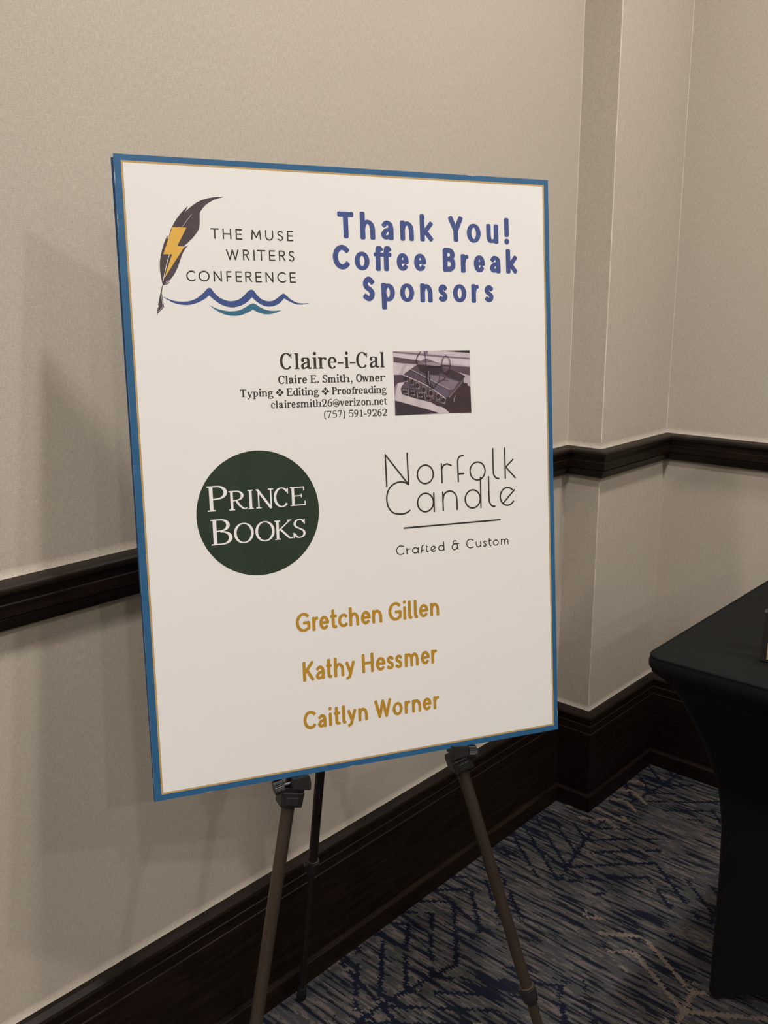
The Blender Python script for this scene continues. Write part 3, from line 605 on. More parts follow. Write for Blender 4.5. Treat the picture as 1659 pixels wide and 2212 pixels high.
def serif(ch, w, H, X, tk, tn):
    """contrast letters with slab-like serifs; (points, thick, thin, cap)"""
    h = tk / 2; q = tn / 2; b, t, x = q, H - q, X - q; A = H - q; D = -0.27 * H; sw = min(.085 * H, w * .16) + h
    m_ = w / 2; S = []
    def pen(p, k=1.0, cap='flat'): S.append((p, tk * k, tn, cap))
    def hair(p): S.append((p, tn, tn, 'flat'))
    def ser(c, y, a=1, d=1): hair([(c - sw * a, y), (c + sw * d, y)])
    def stem(c, y0, y1, bot=(1, 1), top=None):
        pen([(c, y0 - q), (c, y1 + q)])
        if bot: ser(c, y0, *bot)
        if top: ser(c, y1, *top)
    def dot(cx, cy, r): S.append(([(cx, cy)], r * 2, r * 2, 'round'))
    def arch(x0, x1):
        d = x1 - x0
        pen(spline([(x0, x * .74), (x0 + d * .3, x * .93), (x0 + d * .62, x), (x1 - d * .06, x * .86), (x1, x * .62)]) + [(x1, 0)])
    L, R = h + sw - h, w - sw
    L = sw; R = w - sw
    if ch == 'C':
        pen(arc(m_ * 1.06, H / 2, w * .53 - h, H / 2 - q * .4, 38, 318)); hair([(w * .93, H * .97), (w * .93, H * .68)]); 
    elif ch == 'c':
        pen(arc(m_ * 1.08, X / 2, w * .54 - h, X / 2 - q * .4, 60, 318)); dot(w * .84, X * .78, tk * .52)
    elif ch == 'l': stem(m_, b, A, (1, 1), (1, 0))
    elif ch == 'i': stem(m_, b, x, (1, 1), (1, 0)); dot(m_, H * .96, tk * .62)
    elif ch == 'a':
        xs = w - sw * .55 - h
        pen(spline([(w * .12, X * .74), (w * .2, X * .93), (w * .48, x), (xs - h * .3, X * .9), (xs, X * .68)]) + [(xs, X * .16)] + spline([(xs, X * .16), (xs + h, b), (w, b + q)])[1:])
        pen(spline([(xs, X * .6), (w * .35, X * .5), (w * .1 + h * .3, X * .34), (h, X * .2), (w * .2, b), (w * .42, b + q), (xs, X * .22)])); dot(w * .17, X * .73, tk * .55)
    elif ch == 'r':
        stem(L, b, x, (1, 1), (1, 0)); S.append((spline([(L, X * .62), (L + w * .2, X * .9), (w * .84, x)]), tn * 1.6, tn, 'flat')); dot(w * .84, X * .86, tk * .55)
    elif ch == 'e':
        hair([(h, X * .55), (w - h * .6, X * .55)]); pen(arc(m_, X / 2, w / 2 - h, X / 2 - q * .4, 6, 320))
    elif ch == '-': S.append(([(0, X * .48), (w, X * .48)], tn, tn * 1.25, 'flat'))
    elif ch in 'E':
        stem(L, b, t, (1, 0), (1, 0)); hair([(L, b), (w, b)]); hair([(L, t), (w * .94, t)]); hair([(L, H * .52), (w * .74, H * .52)])
        hair([(w - q, b), (w - q, H * .24)]); hair([(w * .94 - q, t), (w * .94 - q, H * .78)]); hair([(w * .74, H * .42), (w * .74, H * .62)])
    elif ch == '.': dot(m_, tk * .5, tk * .58)
    elif ch == ',': dot(m_, tk * .5, tk * .58); pen(spline([(m_ + h * .5, tk * .5), (m_ + h * .4, -.1 * H), (m_ - h, -.22 * H)]), .45)
    elif ch in 'Ss':
        T = t if ch == 'S' else x; TT = H if ch == 'S' else X
        Z = (T - b)
        pen(spline([(w * (h / w + (1 - tk / w) * a), b + Z * c) for a, c in [(1, .82), (.78, .96), (.5, 1), (.18, .93), (.04, .76), (.16, .61), (.5, .5), (.86, .38), (.98, .22), (.82, .06), (.48, 0), (.18, .06), (.02, .22)]]), .9)
        hair([(w * .9, TT * .99), (w * .9, TT * .72)]); hair([(q, TT * .01), (q, TT * .3)])
    elif ch == 'm':
        xs = (L, m_, w - sw)
        stem(xs[0], b, x, (1, 1), (1, 0)); arch(xs[0], xs[1]); arch(xs[1], xs[2]); ser(xs[1], b, .8, .8); ser(xs[2], b)
    elif ch == 'n': stem(L, b, x, (1, 1), (1, 0)); arch(L, R); ser(R, b)
    elif ch == 'h': stem(L, b, A, (1, 1), (1, 0)); arch(L, R); ser(R, b)
    elif ch == 't':
        c = w * .42; pen([(c, X * 1.28), (c, X * .2)] + spline([(c, X * .2), (c + h, b), (w * .8, b), (w, X * .14)])[1:]); hair([(0, x), (w, x)])
    elif ch == 'O': pen(arc(m_, H / 2, m_ - h, H / 2 - q * .3, 0, 360))
    elif ch == 'o': pen(arc(m_, X / 2, m_ - h, X / 2 - q * .3, 0, 360))
    elif ch == 'w':
        a, c, d, e, f = (sw * .7, w * .3, w * .5, w * .7, w - sw * .6)
        pen([(a, x), (c, 0)], 1.0); S.append(([(c, 0), (d, x)], tn * 1.2, tn, 'flat')); pen([(d, x), (e, 0)]); S.append(([(e, 0), (f, x)], tn * 1.2, tn, 'flat')); ser(a, x, .7, .7); ser(f, x, .6, .6); ser(d, x, .6, .4)
    elif ch == 'v': pen([(sw * .8, x), (m_, 0)]); S.append(([(m_, 0), (w - sw * .6, x)], tn * 1.3, tn, 'flat')); ser(sw * .8, x, .8, .8); ser(w - sw * .6, x, .6, .6)
    elif ch == 'y':
        pen([(sw * .8, x), (m_, 0)]); S.append(([(w - sw * .6, x), (m_, 0), (w * .36, D * .7), (w * .1, D)], tn * 1.4, tn, 'flat')); ser(sw * .8, x, .8, .8); ser(w - sw * .6, x, .6, .6); dot(w * .14, D * .92, tk * .45)
    elif ch == 'T': stem(m_, b, t); hair([(0, t), (w, t)]); hair([(q, t), (q, H * .76)]); hair([(w - q, t), (w - q, H * .76)])
    elif ch == 'p': stem(L, D, x, (1, 1), (1, 0)); pen(arc(L + (w - h - L) * .42, X / 2, (w - h - L) * .58, X / 2 - q, 130, -130))
    elif ch == 'd': stem(R, b, A, (0, 1), (1, 0)); pen(arc(R - (R - h) * .42, X / 2, (R - h) * .58, X / 2 - q, 50, 310))
    elif ch == 'g':
        cy = X * .66; pen(arc(w * .45, cy, w * .36 - h * .6, X * .34 - q, 0, 360)); hair([(w * .66, X * .86), (w * .98, x)])
        pen(spline([(w * .26, X * .36), (w * .14, X * .2), (w * .3, X * .05), (w * .7, 0), (w * .93, -X * .1), (w * .88, D * .86), (w * .5, D), (w * .12, D * .86), (w * .1, -X * .12), (w * .3, X * .02)]), .8)
    elif ch == 'f':
        c = w * .4; ser(c, b); pen([(c, 0), (c, H * .72)] + spline([(c, H * .72), (c + h, H * .92), (w * .75, A)])[1:]); hair([(0, x), (w * .85, x)]); dot(w * .84, H * .92, tk * .5)
    elif ch == 'z': hair([(0, x), (w, x)]); hair([(0, b), (w, b)]); pen([(w - h, x), (h, b)]); hair([(q, x), (q, X * .75)]); hair([(w - q, b), (w - q, X * .25)])
    elif ch == 'P':
        stem(L, b, t, (1, 1), (1, 0)); pen([(L, t), (w * .5, t)] + arc(w * .5, H * .73, w * .5 - h, H * .27 - q, 90, -90) + [(L, H * .46)])
    elif ch == 'B':
        stem(L, b, t, (1, 0), (1, 0)); pen([(L, t), (w * .45, t)] + arc(w * .45, H * .76, w * .45 - h, H * .24 - q, 90, -90) + [(L, H * .52)])
        pen([(w * .45, H * .52)] + arc(w * .5, H * .265, w * .5 - h, H * .265 - q, 90, -90) + [(L, b)])
    elif ch == 'R':
        stem(L, b, t, (1, 1), (1, 0)); pen([(L, t), (w * .45, t)] + arc(w * .42, H * .74, w * .38 - h * .5, H * .26 - q, 90, -90) + [(L, H * .48)])
        pen(spline([(w * .42, H * .48), (w * .62, H * .22), (w * .84, b + q), (w, b + q * 1.6)]), .9)
    elif ch == 'I': stem(m_, b, t, (1, 1), (1, 1))
    elif ch == 'N':
        S.append(([(sw, 0), (sw, t)], tn * 1.3, tn, 'flat')); S.append(([(w - sw, 0), (w - sw, t)], tn * 1.3, tn, 'flat')); pen([(sw * .7, t), (w - sw, -q)]); ser(sw, b, .9, .9); ser(sw, t, .9, 0); ser(w - sw, t, .9, .9)
    elif ch == 'K':
        stem(L, b, t, (1, 1), (1, 1)); S.append(([(w * .88, t), (L, H * .42)], tn * 1.4, tn, 'flat')); pen(spline([(L + h + w * .06, H * .56), (w * .68, H * .2), (w * .86, b + q), (w, b + q)]), .95); ser(w * .86, t, .7, .7)
    elif ch == '2':
        pen(spline([(h * .6, H * .74), (w * .18, H * .94), (w * .5, t), (w * .84, H * .9), (w - h, H * .7), (w * .76, H * .45), (w * .35, H * .2), (q, b)])); S.append(([(0, b + q * .3), (w, b + q * .3)], tn, tn * 1.6, 'flat')); hair([(w - q, 0), (w - q, H * .2)])
    elif ch == '6':
        pen(arc(m_, H * .31, m_ - h, H * .31 - q * .4, 0, 360)); pen(spline([(h, H * .34), (w * .14 + h * .5, H * .68), (w * .45, H * .9), (w * .9, H)]), .9)
    elif ch == '9':
        pen(arc(m_, H * .69, m_ - h, H * .31 - q * .4, 0, 360)); pen(spline([(w - h, H * .66), (w * .86 - h * .5, H * .32), (w * .55, H * .1), (w * .1, 0)]), .9)
    elif ch == '5':
        S.append(([(w * .14, t), (w * .94, t)], tn, tn * 1.7, 'flat')); hair([(w * .16, t), (w * .12, H * .55)]); pen(spline([(w * .12, H * .55), (w * .45, H * .62), (w * .84, H * .5), (w - h, H * .31), (w * .8, H * .08), (w * .45, b), (w * .05, H * .1)]), .95)
    elif ch == '7': S.append(([(0, t - q * .3), (w, t - q * .3)], tn, tn * 1.8, 'flat')); hair([(q, t), (q, H * .78)]); pen([(w - q, t), (w * .62, H * .5), (w * .4, 0)], .75)
    elif ch == '1': stem(m_ + w * .06, b, t - q, (1.1, 1.1)); hair([(w * .14, H * .78), (m_, t)])
    elif ch == '(': pen(spline([(w, H * 1.02), (w * .42, H * .8), (h, H * .42), (w * .42, H * .04), (w, -H * .18)]), .75)
    elif ch == ')': pen(spline([(0, H * 1.02), (w * .58, H * .8), (w - h, H * .42), (w * .58, H * .04), (0, -H * .18)]), .75)
    elif ch == '@':
        S.append((arc(m_, H * .42, m_ - q, H * .5, -50, 300), tn * 1.3, tn, 'flat')); S.append((arc(w * .47, H * .42, w * .17, H * .19, 0, 360), tk * .7, tn, 'flat')); S.append((spline([(w * .66, H * .62), (w * .62, H * .3), (w * .76, H * .2), (w * .93, H * .4)]), tk * .6, tn, 'flat'))
    elif ch == '*':
        for dx, dy in ((0, .33), (0, -.33), (.33, 0), (-.33, 0)):
            cx, cy, r_ = w / 2 + dx * w * .92, H * .47 + dy * w * .92, w * .235
            S.append(('poly', [(cx - r_, cy), (cx, cy - r_), (cx + r_, cy), (cx, cy + r_)]))
    return S

# ------------------------------------------------------------------ the poster on its foam board
BW, BH = 0.6096, 0.8200
O = Vector((-1.59858828, -0.11695225, 1.45358122))
UX = Vector((0.89694063, -0.44173534, -0.01916736)).normalized()
UV = Vector((-0.07639517, -0.11213008, -0.99075255)).normalized()
UN = Vector((-0.43550118, -0.89011052, 0.13432047)).normalized()
def loc(u, v, n=0.0): return O + UX * u + UV * v + UN * n
base_pt = loc(BW / 2, BH)
MB = Matrix.Identity(4)
for i in range(3):
    MB[i][0] = UX[i]; MB[i][1] = -UN[i]; MB[i][2] = -UV[i]; MB[i][3] = base_pt[i]
sign = thing('poster_board', 'large white sponsor poster board with blue and gold border, on the easel', 'sign', MB)
def L3(u, v, off):        # poster mm (u right, v down) -> local metres, off in mm in front of the board
    return (u / 1000 - BW / 2, -off / 1000, BH - v / 1000)

random.seed(4)
bm = bmesh.new()
bm_box(bm, Matrix.Translation((0, .0015, BH / 2)), BW - .0004, .0026, BH - .0004)
from_bm('foam_core', bm, M_PALEEDGE, sign, label='pale cut edge of the board')
# a second, like board stands directly behind, turned a hair to the left
M2 = MB @ Matrix.Translation((-.0012, .0031, -.0002)) @ Matrix.Rotation(math.radians(-.12), 4, 'Y')
behind = thing('poster_board', 'second blue-edged board hidden directly behind the white poster, only its dark left edge showing', 'sign', M2)
bm = bmesh.new(); bm_box(bm, Matrix.Translation((0, .0014, (BH - .0030) / 2)), BW - .0012, .0026, BH - .0030)
from_bm('foam_core', bm, M_PALEEDGE, behind)
bm = bmesh.new(); bm_box(bm, Matrix.Translation((-.0003, .0003, (BH - .0030) / 2)), BW - .0012, .0006, BH - .0030)
from_bm('printed_face', bm, M_BLUE_EDGE, behind, label='blue printed face, darkened as if in shade')

def sheet(name, loops, off, material, label=None, parent=None, layered=False):
    """flat print: triangulate convex pieces"""
    v, f = union([q if sum(q[k][0] * q[(k + 1) % len(q)][1] - q[(k + 1) % len(q)][0] * q[k][1] for k in range(len(q))) > 0 else q[::-1] for q in loops])
    return print_mesh(name, v, f, off, material, label, parent)
def print_mesh(name, v, f, off, material, label=None, parent=None):
    me = bpy.data.meshes.new(name)
    me.from_pydata([L3(a, b, off) for a, b in v], [], f)
    me.materials.append(material)
    bm = bmesh.new(); bm.from_mesh(me)
    for fc in bm.faces:
        fc.normal_update()
        if fc.normal.y > 0: fc.normal_flip()
    bm.to_mesh(me); bm.free()
    o = bpy.data.objects.new(name, me); COL.objects.link(o); o.parent = parent or sign
    if label: o['label'] = label
    return o
def rect(u0, v0, u1, v1): return [(u0, v0), (u1, v0), (u1, v1), (u0, v1)]
W_, H_ = BW * 1000, BH * 1000
# printed face sheet: blue field to the edge with small nicks along the rim
def nicked():
    pts = []
    for (a, b_), (c, d), nrm in (((0, 0), (W_, 0), (0, 1)), ((W_, 0), (W_, H_), (-1, 0)), ((W_, H_), (0, H_), (0, -1)), ((0, H_), (0, 0), (1, 0))):
        n = 60
        for k in range(n):
            t = k / n; dd = 0.0 if k == 0 else random.choice((0, 0, 0, 0, .15, .25)) + (random.random() < .03) * .9
            pts.append((a + (c - a) * t + nrm[0] * dd, b_ + (d - b_) * t + nrm[1] * dd))
    return pts
sheet('blue_border', [nicked()], 0.05, M_BLUE, 'deep blue printed border')
sheet('gold_border', [rect(8.6, 7.4, 602.4, 812.2)], 0.12, M_GOLDLINE, 'thin gold printed line')
sheet('poster_paper', [rect(10.9, 9.9, 599.8, 809.7)], 0.20, M_PAPER, 'white printed field')

def text_line(key, style, X=0.7, tk=2.0, tn=None, cap='round', material=None, name='lettering', label=None, off=0.32, side_bearing=0):
    vb, vc, chars, ext = LINES[key]
    H = vb - vc; tn = tk if tn is None else tn
    groups = []
    for i, ch in enumerate(chars):
        polys = []; groups.append(polys)
        u0, u1 = ext[2 * i], ext[2 * i + 1]; w = u1 - u0
        if style == 'sans':
            k = tk
            tc_ = max(tn, tk * .95) if ch in 'TCBYSH' else tn
            paths = [(p, k, tc_, cap) for p in sans('f' if ch == 'F' and key == 'thank2' else ch, w, H, H * X, tk / 2, tc_ / 2)]
        else:
            paths = serif(ch, w, H, H * X, tk, tn)
        for it in paths:
            if it[0] == 'poly': polys.append([(u0 + a, vb - b) for a, b in it[1]][::-1]); continue
            p, a, b_, c = it
            if len(p) == 1:
                polys.append(ngon(u0 + p[0][0], vb - p[0][1], a / 2 * (1.12 if style == 'sans' else 1), 18)); continue
            polys += stroke_polys([(u0 + q[0], vb - q[1]) for q in p], a, b_, c)
    def ccw(q):
        A = sum(q[k][0] * q[(k + 1) % len(q)][1] - q[(k + 1) % len(q)][0] * q[k][1] for k in range(len(q)))
        return q if A > 0 else q[::-1]
    # far-apart words become parts of their own
    words = [[]]
    for i, g in enumerate(groups):
        if i and ext[2 * i] - ext[2 * i - 1] > 9.0: words.append([])
        words[-1] += [ccw(q) for q in g]
    for wd in words:
        v, f = union(wd)
        o = print_mesh(name, v, f, off, material, label)
    return o

def strokes(name, paths, width, material, off=0.32, cap='round', label=None, extra=()):
    groups = [stroke_polys(spline(p, 6) if len(p) > 4 else p, width, width, cap) for p in paths]
    groups += [stroke_polys(p, width, width, cap) for p in extra]
    polys = [q for g in groups for q in g]
    v, f = union(polys)
    return print_mesh(name, v, f, off, material, label)

def smooth_outline(pts, sharp=42):
    """round the outline except at its sharp corners"""
    n = len(pts); P = [Vector(p) for p in pts]
    def corner(i):
        a = (P[i] - P[i - 1]); b = (P[(i + 1) % n] - P[i])
        return a.length < 1e-6 or b.length < 1e-6 or math.degrees(a.angle(b)) > sharp
    C_ = [corner(i) for i in range(n)]; out = []
    for i in range(n):
        b, c = P[i], P[(i + 1) % n]
        a = b + (b - c) * .0 if C_[i] else P[i - 1]
        d = c if C_[(i + 1) % n] else P[(i + 2) % n]
        for k in range(4):
            t = k / 4
            out.append(0.5 * ((2 * b) + (c - a) * t + (2 * a - 5 * b + 4 * c - d) * t * t + (3 * b - a - 3 * c + d) * t ** 3))
    return [(p.x, p.y) for p in out]
def blob(name, outline, material, off, label=None, sharp=42, smooth=True):
    q = smooth_outline(outline, sharp) if smooth else outline
    return sheet(name, [q], off, material, label)

# --- the quill emblem, top left
blob('quill_feather', FEATHER, M_FEATHER, 0.30, 'dark feather of the quill emblem', 50)
blob('quill_nib', BLADE, M_FEATHER, 0.31, 'dark nib of the quill emblem', 20)
for ln in BARBS:
    strokes('quill_barb', [ln], 0.75, M_FEATHER, 0.33)
blob('lightning_bolt', BOLT, M_BOLT, 0.38, 'amber lightning bolt printed on the feather', smooth=False)
strokes('quill_shaft_line', [LIGHTLINES[1]], 0.65, M_WHITEINK, 0.46, label='pale shaft line of the quill')
for ln in [LIGHTLINES[0]] + LIGHTLINES[2:]:
    strokes('quill_fine_line', [ln], 0.32, M_WHITEINK, 0.46, label='hair-thin pale line in the quill')
blob('upper_wave', WAVE, M_WAVE, 0.30, 'blue wave line under the conference name')
blob('lower_wave', TEAL, M_TEAL, 0.30, 'teal wave line under the conference name')
for k in ('muse1', 'muse2', 'muse3'):
    text_line(k, 'sans', .7, 1.62, None, 'round', M_INK, 'conference_lettering', 'thin dark capitals beside the quill')
for k in ('thank1', 'thank2', 'thank3'):
    text_line(k, 'sans', .725, 7.2, 5.2, 'soft', M_INDIGO, 'heading_lettering', 'bold indigo thank-you heading')
text_line('claire1', 'serif', .715, 3.5, 1.3, 'flat', M_INK, 'sponsor_lettering', 'dark serif sponsor name')
for k, a, b_ in (('claire2', 1.95, .9), ('claire3', 1.85, .82), ('claire3b', 1.85, .82), ('claire4', 1.72, .78), ('claire5', 1.6, .78)):
    text_line(k, 'serif', .70, a, b_, 'flat', M_INK, 'sponsor_small_print', 'small dark serif contact line')
# --- green roundel
sheet('green_disc', [ngon(158.2, 452.0, 83.0, 120)], 0.30, M_GREEN, 'dark green printed roundel')
text_line('princeP', 'serif', .72, 4.8, 1.65, 'flat', M_WHITEINK, 'roundel_lettering', 'white serif capitals on the green roundel', 0.40)
text_line('prince', 'serif', .72, 3.6, 1.45, 'flat', M_WHITEINK, 'roundel_lettering', 'white serif capitals on the green roundel', 0.40)
text_line('booksB', 'serif', .72, 4.8, 1.65, 'flat', M_WHITEINK, 'roundel_lettering', 'white serif capitals on the green roundel', 0.40)
text_line('books', 'serif', .72, 3.6, 1.45, 'flat', M_WHITEINK, 'roundel_lettering', 'white serif capitals on the green roundel', 0.40)
# --- candle maker
def ell(cx, cy, rx, ry, a0=0, a1=360): return arc(cx, cy, rx, ry, a0, a1)
strokes('candle_lettering', NORFOLK, 2.2, M_INK, 0.32, 'round', 'thin dark wide-set sponsor name and rule',
        [ell(400.5, 414.6, 12.3, 13.1), ell(483.1, 414.6, 12.1, 12.9), ell(399.4, 454.6, 12.3, 13.1), ell(474.1, 454.6, 12.1, 13.1), ell(531.0, 454.7, 11.9, 13.1, -45, -325)])
strokes('candle_motto', CRAFTED, 1.45, M_INK, 0.32, 'round', 'small dark tagline under the rule',
        [ell(381.2, 521.5, 4.3, 3.8), ell(409.4, 521.8, 3.8, 3.6, -45, -320), ell(421.8, 521.6, 4.2, 3.8), ell(509.9, 521.4, 4.0, 3.8)])
for k in ('gold1', 'gold2', 'gold3'):
    text_line(k, 'sans', .715, 4.4, 4.1, 'soft', M_GOLD, 'name_lettering', 'golden-brown sponsor name')
# --- printed photograph of old books and spectacles
PU, PV, PWD, PHT = 357.8, 242.0, 117.8, 88.2
pm = {}
def grey(c):
    if c not in pm:
        pm[c] = mat('photo_tone', tuple(x * .86 for x in lin(c)), 0.42, 0.35, var=(70, 0.10, (1, 1, 1)))
    return pm[c]
photo = None
for i, (c, L) in enumerate(PHOTO_POLYS):
    q = [(PU + a * PWD, PV + b_ * PHT) for a, b_ in L]
    if i == 0: q = rect(PU, PV, PU + PWD, PV + PHT)
    o = sheet('printed_photograph' if i == 0 else 'photo_shape', [q], 0.30 + i * 0.02, grey(c), 'printed monochrome picture of old books and spectacles' if i == 0 else None, parent=photo)
    if i == 0: photo = o
def ovals(k):
    return [[(PU + (x_ + rx * k * math.cos(j * math.pi / 8)) * PWD, PV + (y_ + ry * k * math.sin(j * math.pi / 8)) * PHT) for j in range(16)] for x_, y_, rx, ry in PHOTO_OVALS]
diamonds = [[(PU + (x_ + rx * 1.02 * dx) * PWD, PV + (y_ + ry * 1.25 * dy) * PHT) for dx, dy in ((-.75, -1), (.75, -.8), (.95, 1), (-.7, .8))] for x_, y_, rx, ry in PHOTO_OVALS]
sheet('photo_shape', diamonds, 1.06, grey((132, 116, 118)), parent=photo)
sheet('photo_shape', ovals(.80), 1.12, grey((52, 40, 44)), parent=photo)
for i, (c, wd, L) in enumerate(PHOTO_STROKES):
    q = [(PU + a * PWD, PV + b_ * PHT) for a, b_ in L]
    v, f = union(stroke_polys(spline(q, 5) if len(q) > 2 else q, wd, wd, 'flat'))
    print_mesh('photo_shape', v, f, 1.16 + i * .02, grey(c), parent=photo)
# small pale scuff near the lower right corner
strokes('scuff_mark', [[(556, 783), (560, 781), (564, 782)], [(559, 777), (562, 776.5)]], 0.5, mat('scuff', (0.60, 0.57, 0.50), .5, .2, var=(90, .05, (1, 1, 1))), 0.3)

# ------------------------------------------------------------------ easel
A_L = loc(0.2989 - .006, 0.3216, -.0165); A_R = loc(0.2989 + .006, 0.3216, -.0165)
F_L = loc(0.0606, 1.4639, -.0155); F_R = loc(0.6128, 1.4532, -.0155)
for F_ in (F_L, F_R): F_.z = 0.0
A_B = loc(0.3085, 0.322, -.046); F_B = Vector((-1.2767, -0.0500, 0.0))
ME = Matrix.Translation((-1.36, -0.29, 0)); IE = ME.inverted()
easel = thing('tripod_easel', 'bronze and black tripod display easel holding the poster board', 'easel', ME)
def epart(name, bm, material, parent=easel, smooth=True, label=None):
    bmesh.ops.transform(bm, matrix=IE, verts=bm.verts)
    return from_bm(name, bm, material, parent, smooth, label)
def frame_on(axis_a, axis_b, s, side):
    """matrix with z along the leg (up), x along `side`, at distance s from axis_a"""
    z = (axis_a - axis_b).normalized(); x = (side - z * side.dot(z)).normalized(); y = z.cross(x)
    p = axis_a - z * s
    M4 = Matrix.Identity(4)
    for i in range(3): M4[i][0] = x[i]; M4[i][1] = y[i]; M4[i][2] = z[i]; M4[i][3] = p[i]
    return M4
def leg(A, F, r1, r2, joint, m1, m2, label):
    Ln = (F - A).length
    bm = bmesh.new(); bm_lathe(bm, A, F, [(0, r1), (joint, r1)], 28)
    p = epart('leg', bm, m1, label=label)
    bm = bmesh.new(); bm_lathe(bm, A, F, [(joint - .01, r2), (Ln - .012, r2)], 24)
    epart('lower_tube', bm, m2, p)
    bm = bmesh.new(); bm_lathe(bm, A, F, [(joint - .012, r1 + .0005), (joint - .011, r1 + .0035), (joint + .003, r1 + .004), (joint + .013, r1 + .003), (joint + .016, r2 + .002), (joint + .017, r2)], 28)
    epart('collar', bm, M_PLASTIC, p)
    bm = bmesh.new(); bm_lathe(bm, A, F, [(joint - .0145, r1 + .0004), (joint - .0140, r1 + .0030), (joint - .0125, r1 + .0030), (joint - .012, r1 + .0004)], 28)
    epart('collar_ring', bm, M_BRONZE, p, label='thin light metal ring')
    bm = bmesh.new(); bm_lathe(bm, A, F, [(Ln - .030, r2 + .001), (Ln - .028, r2 + .0025), (Ln - .006, r2 + .0035), (Ln - .0015, r2 + .0030)], 24)
    epart('foot', bm, M_RUBBER, p)
    return p, Ln
def dist_for_z(A, F, z): return (A - F).length * (A.z - z) / (A.z - F.z)
leg(A_L, F_L, .0091, .0079, dist_for_z(A_L, F_L, .212), M_BRONZE, M_BRONZE, 'front leg at left, bronze tube')
leg(A_R, F_R, .0091, .0079, dist_for_z(A_R, F_R, .206), M_BRONZE, M_BRONZE, 'front leg at right, bronze tube')
leg(A_B, F_B, .0079, .0057, dist_for_z(A_B, F_B, .312), M_DARKTUBE, M_DARKTUBE, 'dark rear leg')
# hub that joins the three legs behind the board
bm = bmesh.new()
MH = MB.copy(); hp = loc(.300, .310, -.034)
for i in range(3): MH[i][3] = hp[i]
bm_box(bm, MH, .070, .046, .050, .006)
epart('hub', bm, M_PLASTIC)
# small catch on the left of the rear leg's joint
zc = A_B + (F_B - A_B).normalized() * (dist_for_z(A_B, F_B, .312) - .006)
bm = bmesh.new(); bm_lathe(bm, zc - UX * .006, zc - UX * .0155, [(0, .0045), (.0085, .0055), (.0095, .0048)], 16)
epart('thumb_screw', bm, M_PLASTIC)

def clamp(A, F, lip, slv, neck, knob_u, knob_v, sgn, label):
    g = thing_part = None
    # sleeve round the leg
    u, v = slv
    s = ((loc(u, v, -.0155)) - A).length
    M4 = frame_on(A, F, s, UX)
    bm = bmesh.new()
    bm_box(bm, M4, .0335, .0310, .0225, .0022, (.94, .92))
    p = epart('clamp', bm, M_PLASTIC, smooth=False, label=label)
    bm = bmesh.new()
    bm_box(bm, M4 @ Matrix.Translation((.0, -.0008, -.0015)), .0190, .0312, .0120, .0012)
    epart('clamp_face', bm, M_PLASTIC, p, smooth=False)
    # neck above the sleeve
    u, v = neck
    s = (loc(u, v, -.0155) - A).length
    M4 = frame_on(A, F, s, UX)
    bm = bmesh.new(); bm_box(bm, M4, .0330, .0240, .0120, .0018)
    epart('clamp_neck', bm, M_PLASTIC, p, smooth=False)
    # ledge under the board and the lip in front of it
    us = [q[0] for q in lip]; u0, u1 = min(us), max(us)
    bm = bmesh.new()
    bm_prism(bm, [loc(u0 + .002, BH + .0004, .009), loc(u1 - .002, BH + .0004, .009), loc(u1 - .002, BH + .0120, .009), loc(u0 + .004, BH + .0120, .009)], -UN * .030)
    epart('ledge', bm, M_PLASTIC, p, smooth=False)
    bm = bmesh.new()
    bm_prism(bm, [loc(a, b_, .0022) for a, b_ in lip], UN * .0066)
    bmesh.ops.bevel(bm, geom=list(bm.edges), offset=.0009, segments=2, affect='EDGES')
    epart('lip', bm, M_PLASTIC, p, smooth=False)
    # ribbed knob on a metal screw across the ledge
    c = loc(knob_u, knob_v, -.004)
    ax = (UX + UV * .18 * sgn).normalized()
    bm = bmesh.new()
    n = 26; rings = []
    yv = UN; zv = ax.cross(yv).normalized()
    for t, k in ((-.0072, .86), (-.0066, 1.0), (.0066, 1.0), (.0072, .86)):
        ring = []
        for i in range(n * 2):
            r_ = .0098 * k * (1.0 if i % 2 == 0 else .93); a = math.pi * i / n
            ring.append(bm.verts.new(c + ax * t + yv * math.cos(a) * r_ + zv * math.sin(a) * r_))
        rings.append(ring)
    for a, b_ in zip(rings, rings[1:]):
        for i in range(n * 2): bm.faces.new((a[i], a[(i + 1) % (2 * n)], b_[(i + 1) % (2 * n)], b_[i]))
    bm.faces.new(rings[0]); bm.faces.new(rings[-1])
    kb = epart('knob', bm, M_PLASTIC, p, smooth=False)
    bm = bmesh.new(); e_ = loc((u0 + u1) / 2, BH + .008, -.004)
    d = (e_ - c)
    bm_lathe(bm, c, e_, [(0, .0030), (d.length, .0030)], 14)
    epart('screw', bm, M_SCREW, p, label='bright metal screw')
M_SCREW = mat('steel_screw', (0.10, 0.095, 0.09), 0.35, 0.5, metal=1.0, var=(60, .05, (1, 1, 1)))
clamp(A_L, F_L, [(.1821, .8228), (.2072, .8184), (.2088, .8209), (.2102, .8324), (.2087, .8400), (.1835, .8346)],
      (.1830, .8535), (.1850, .8425), .1665, .8318, -1, 'black clamp on the left leg, gripping the board')
clamp(A_R, F_R, [(.4262, .8150), (.4525, .8190), (.4533, .8300), (.4489, .8330), (.4274, .8353)],
      (.4430, .8510), (.4420, .8410), .4615, .8315, 1, 'black clamp on the right leg, gripping the board')

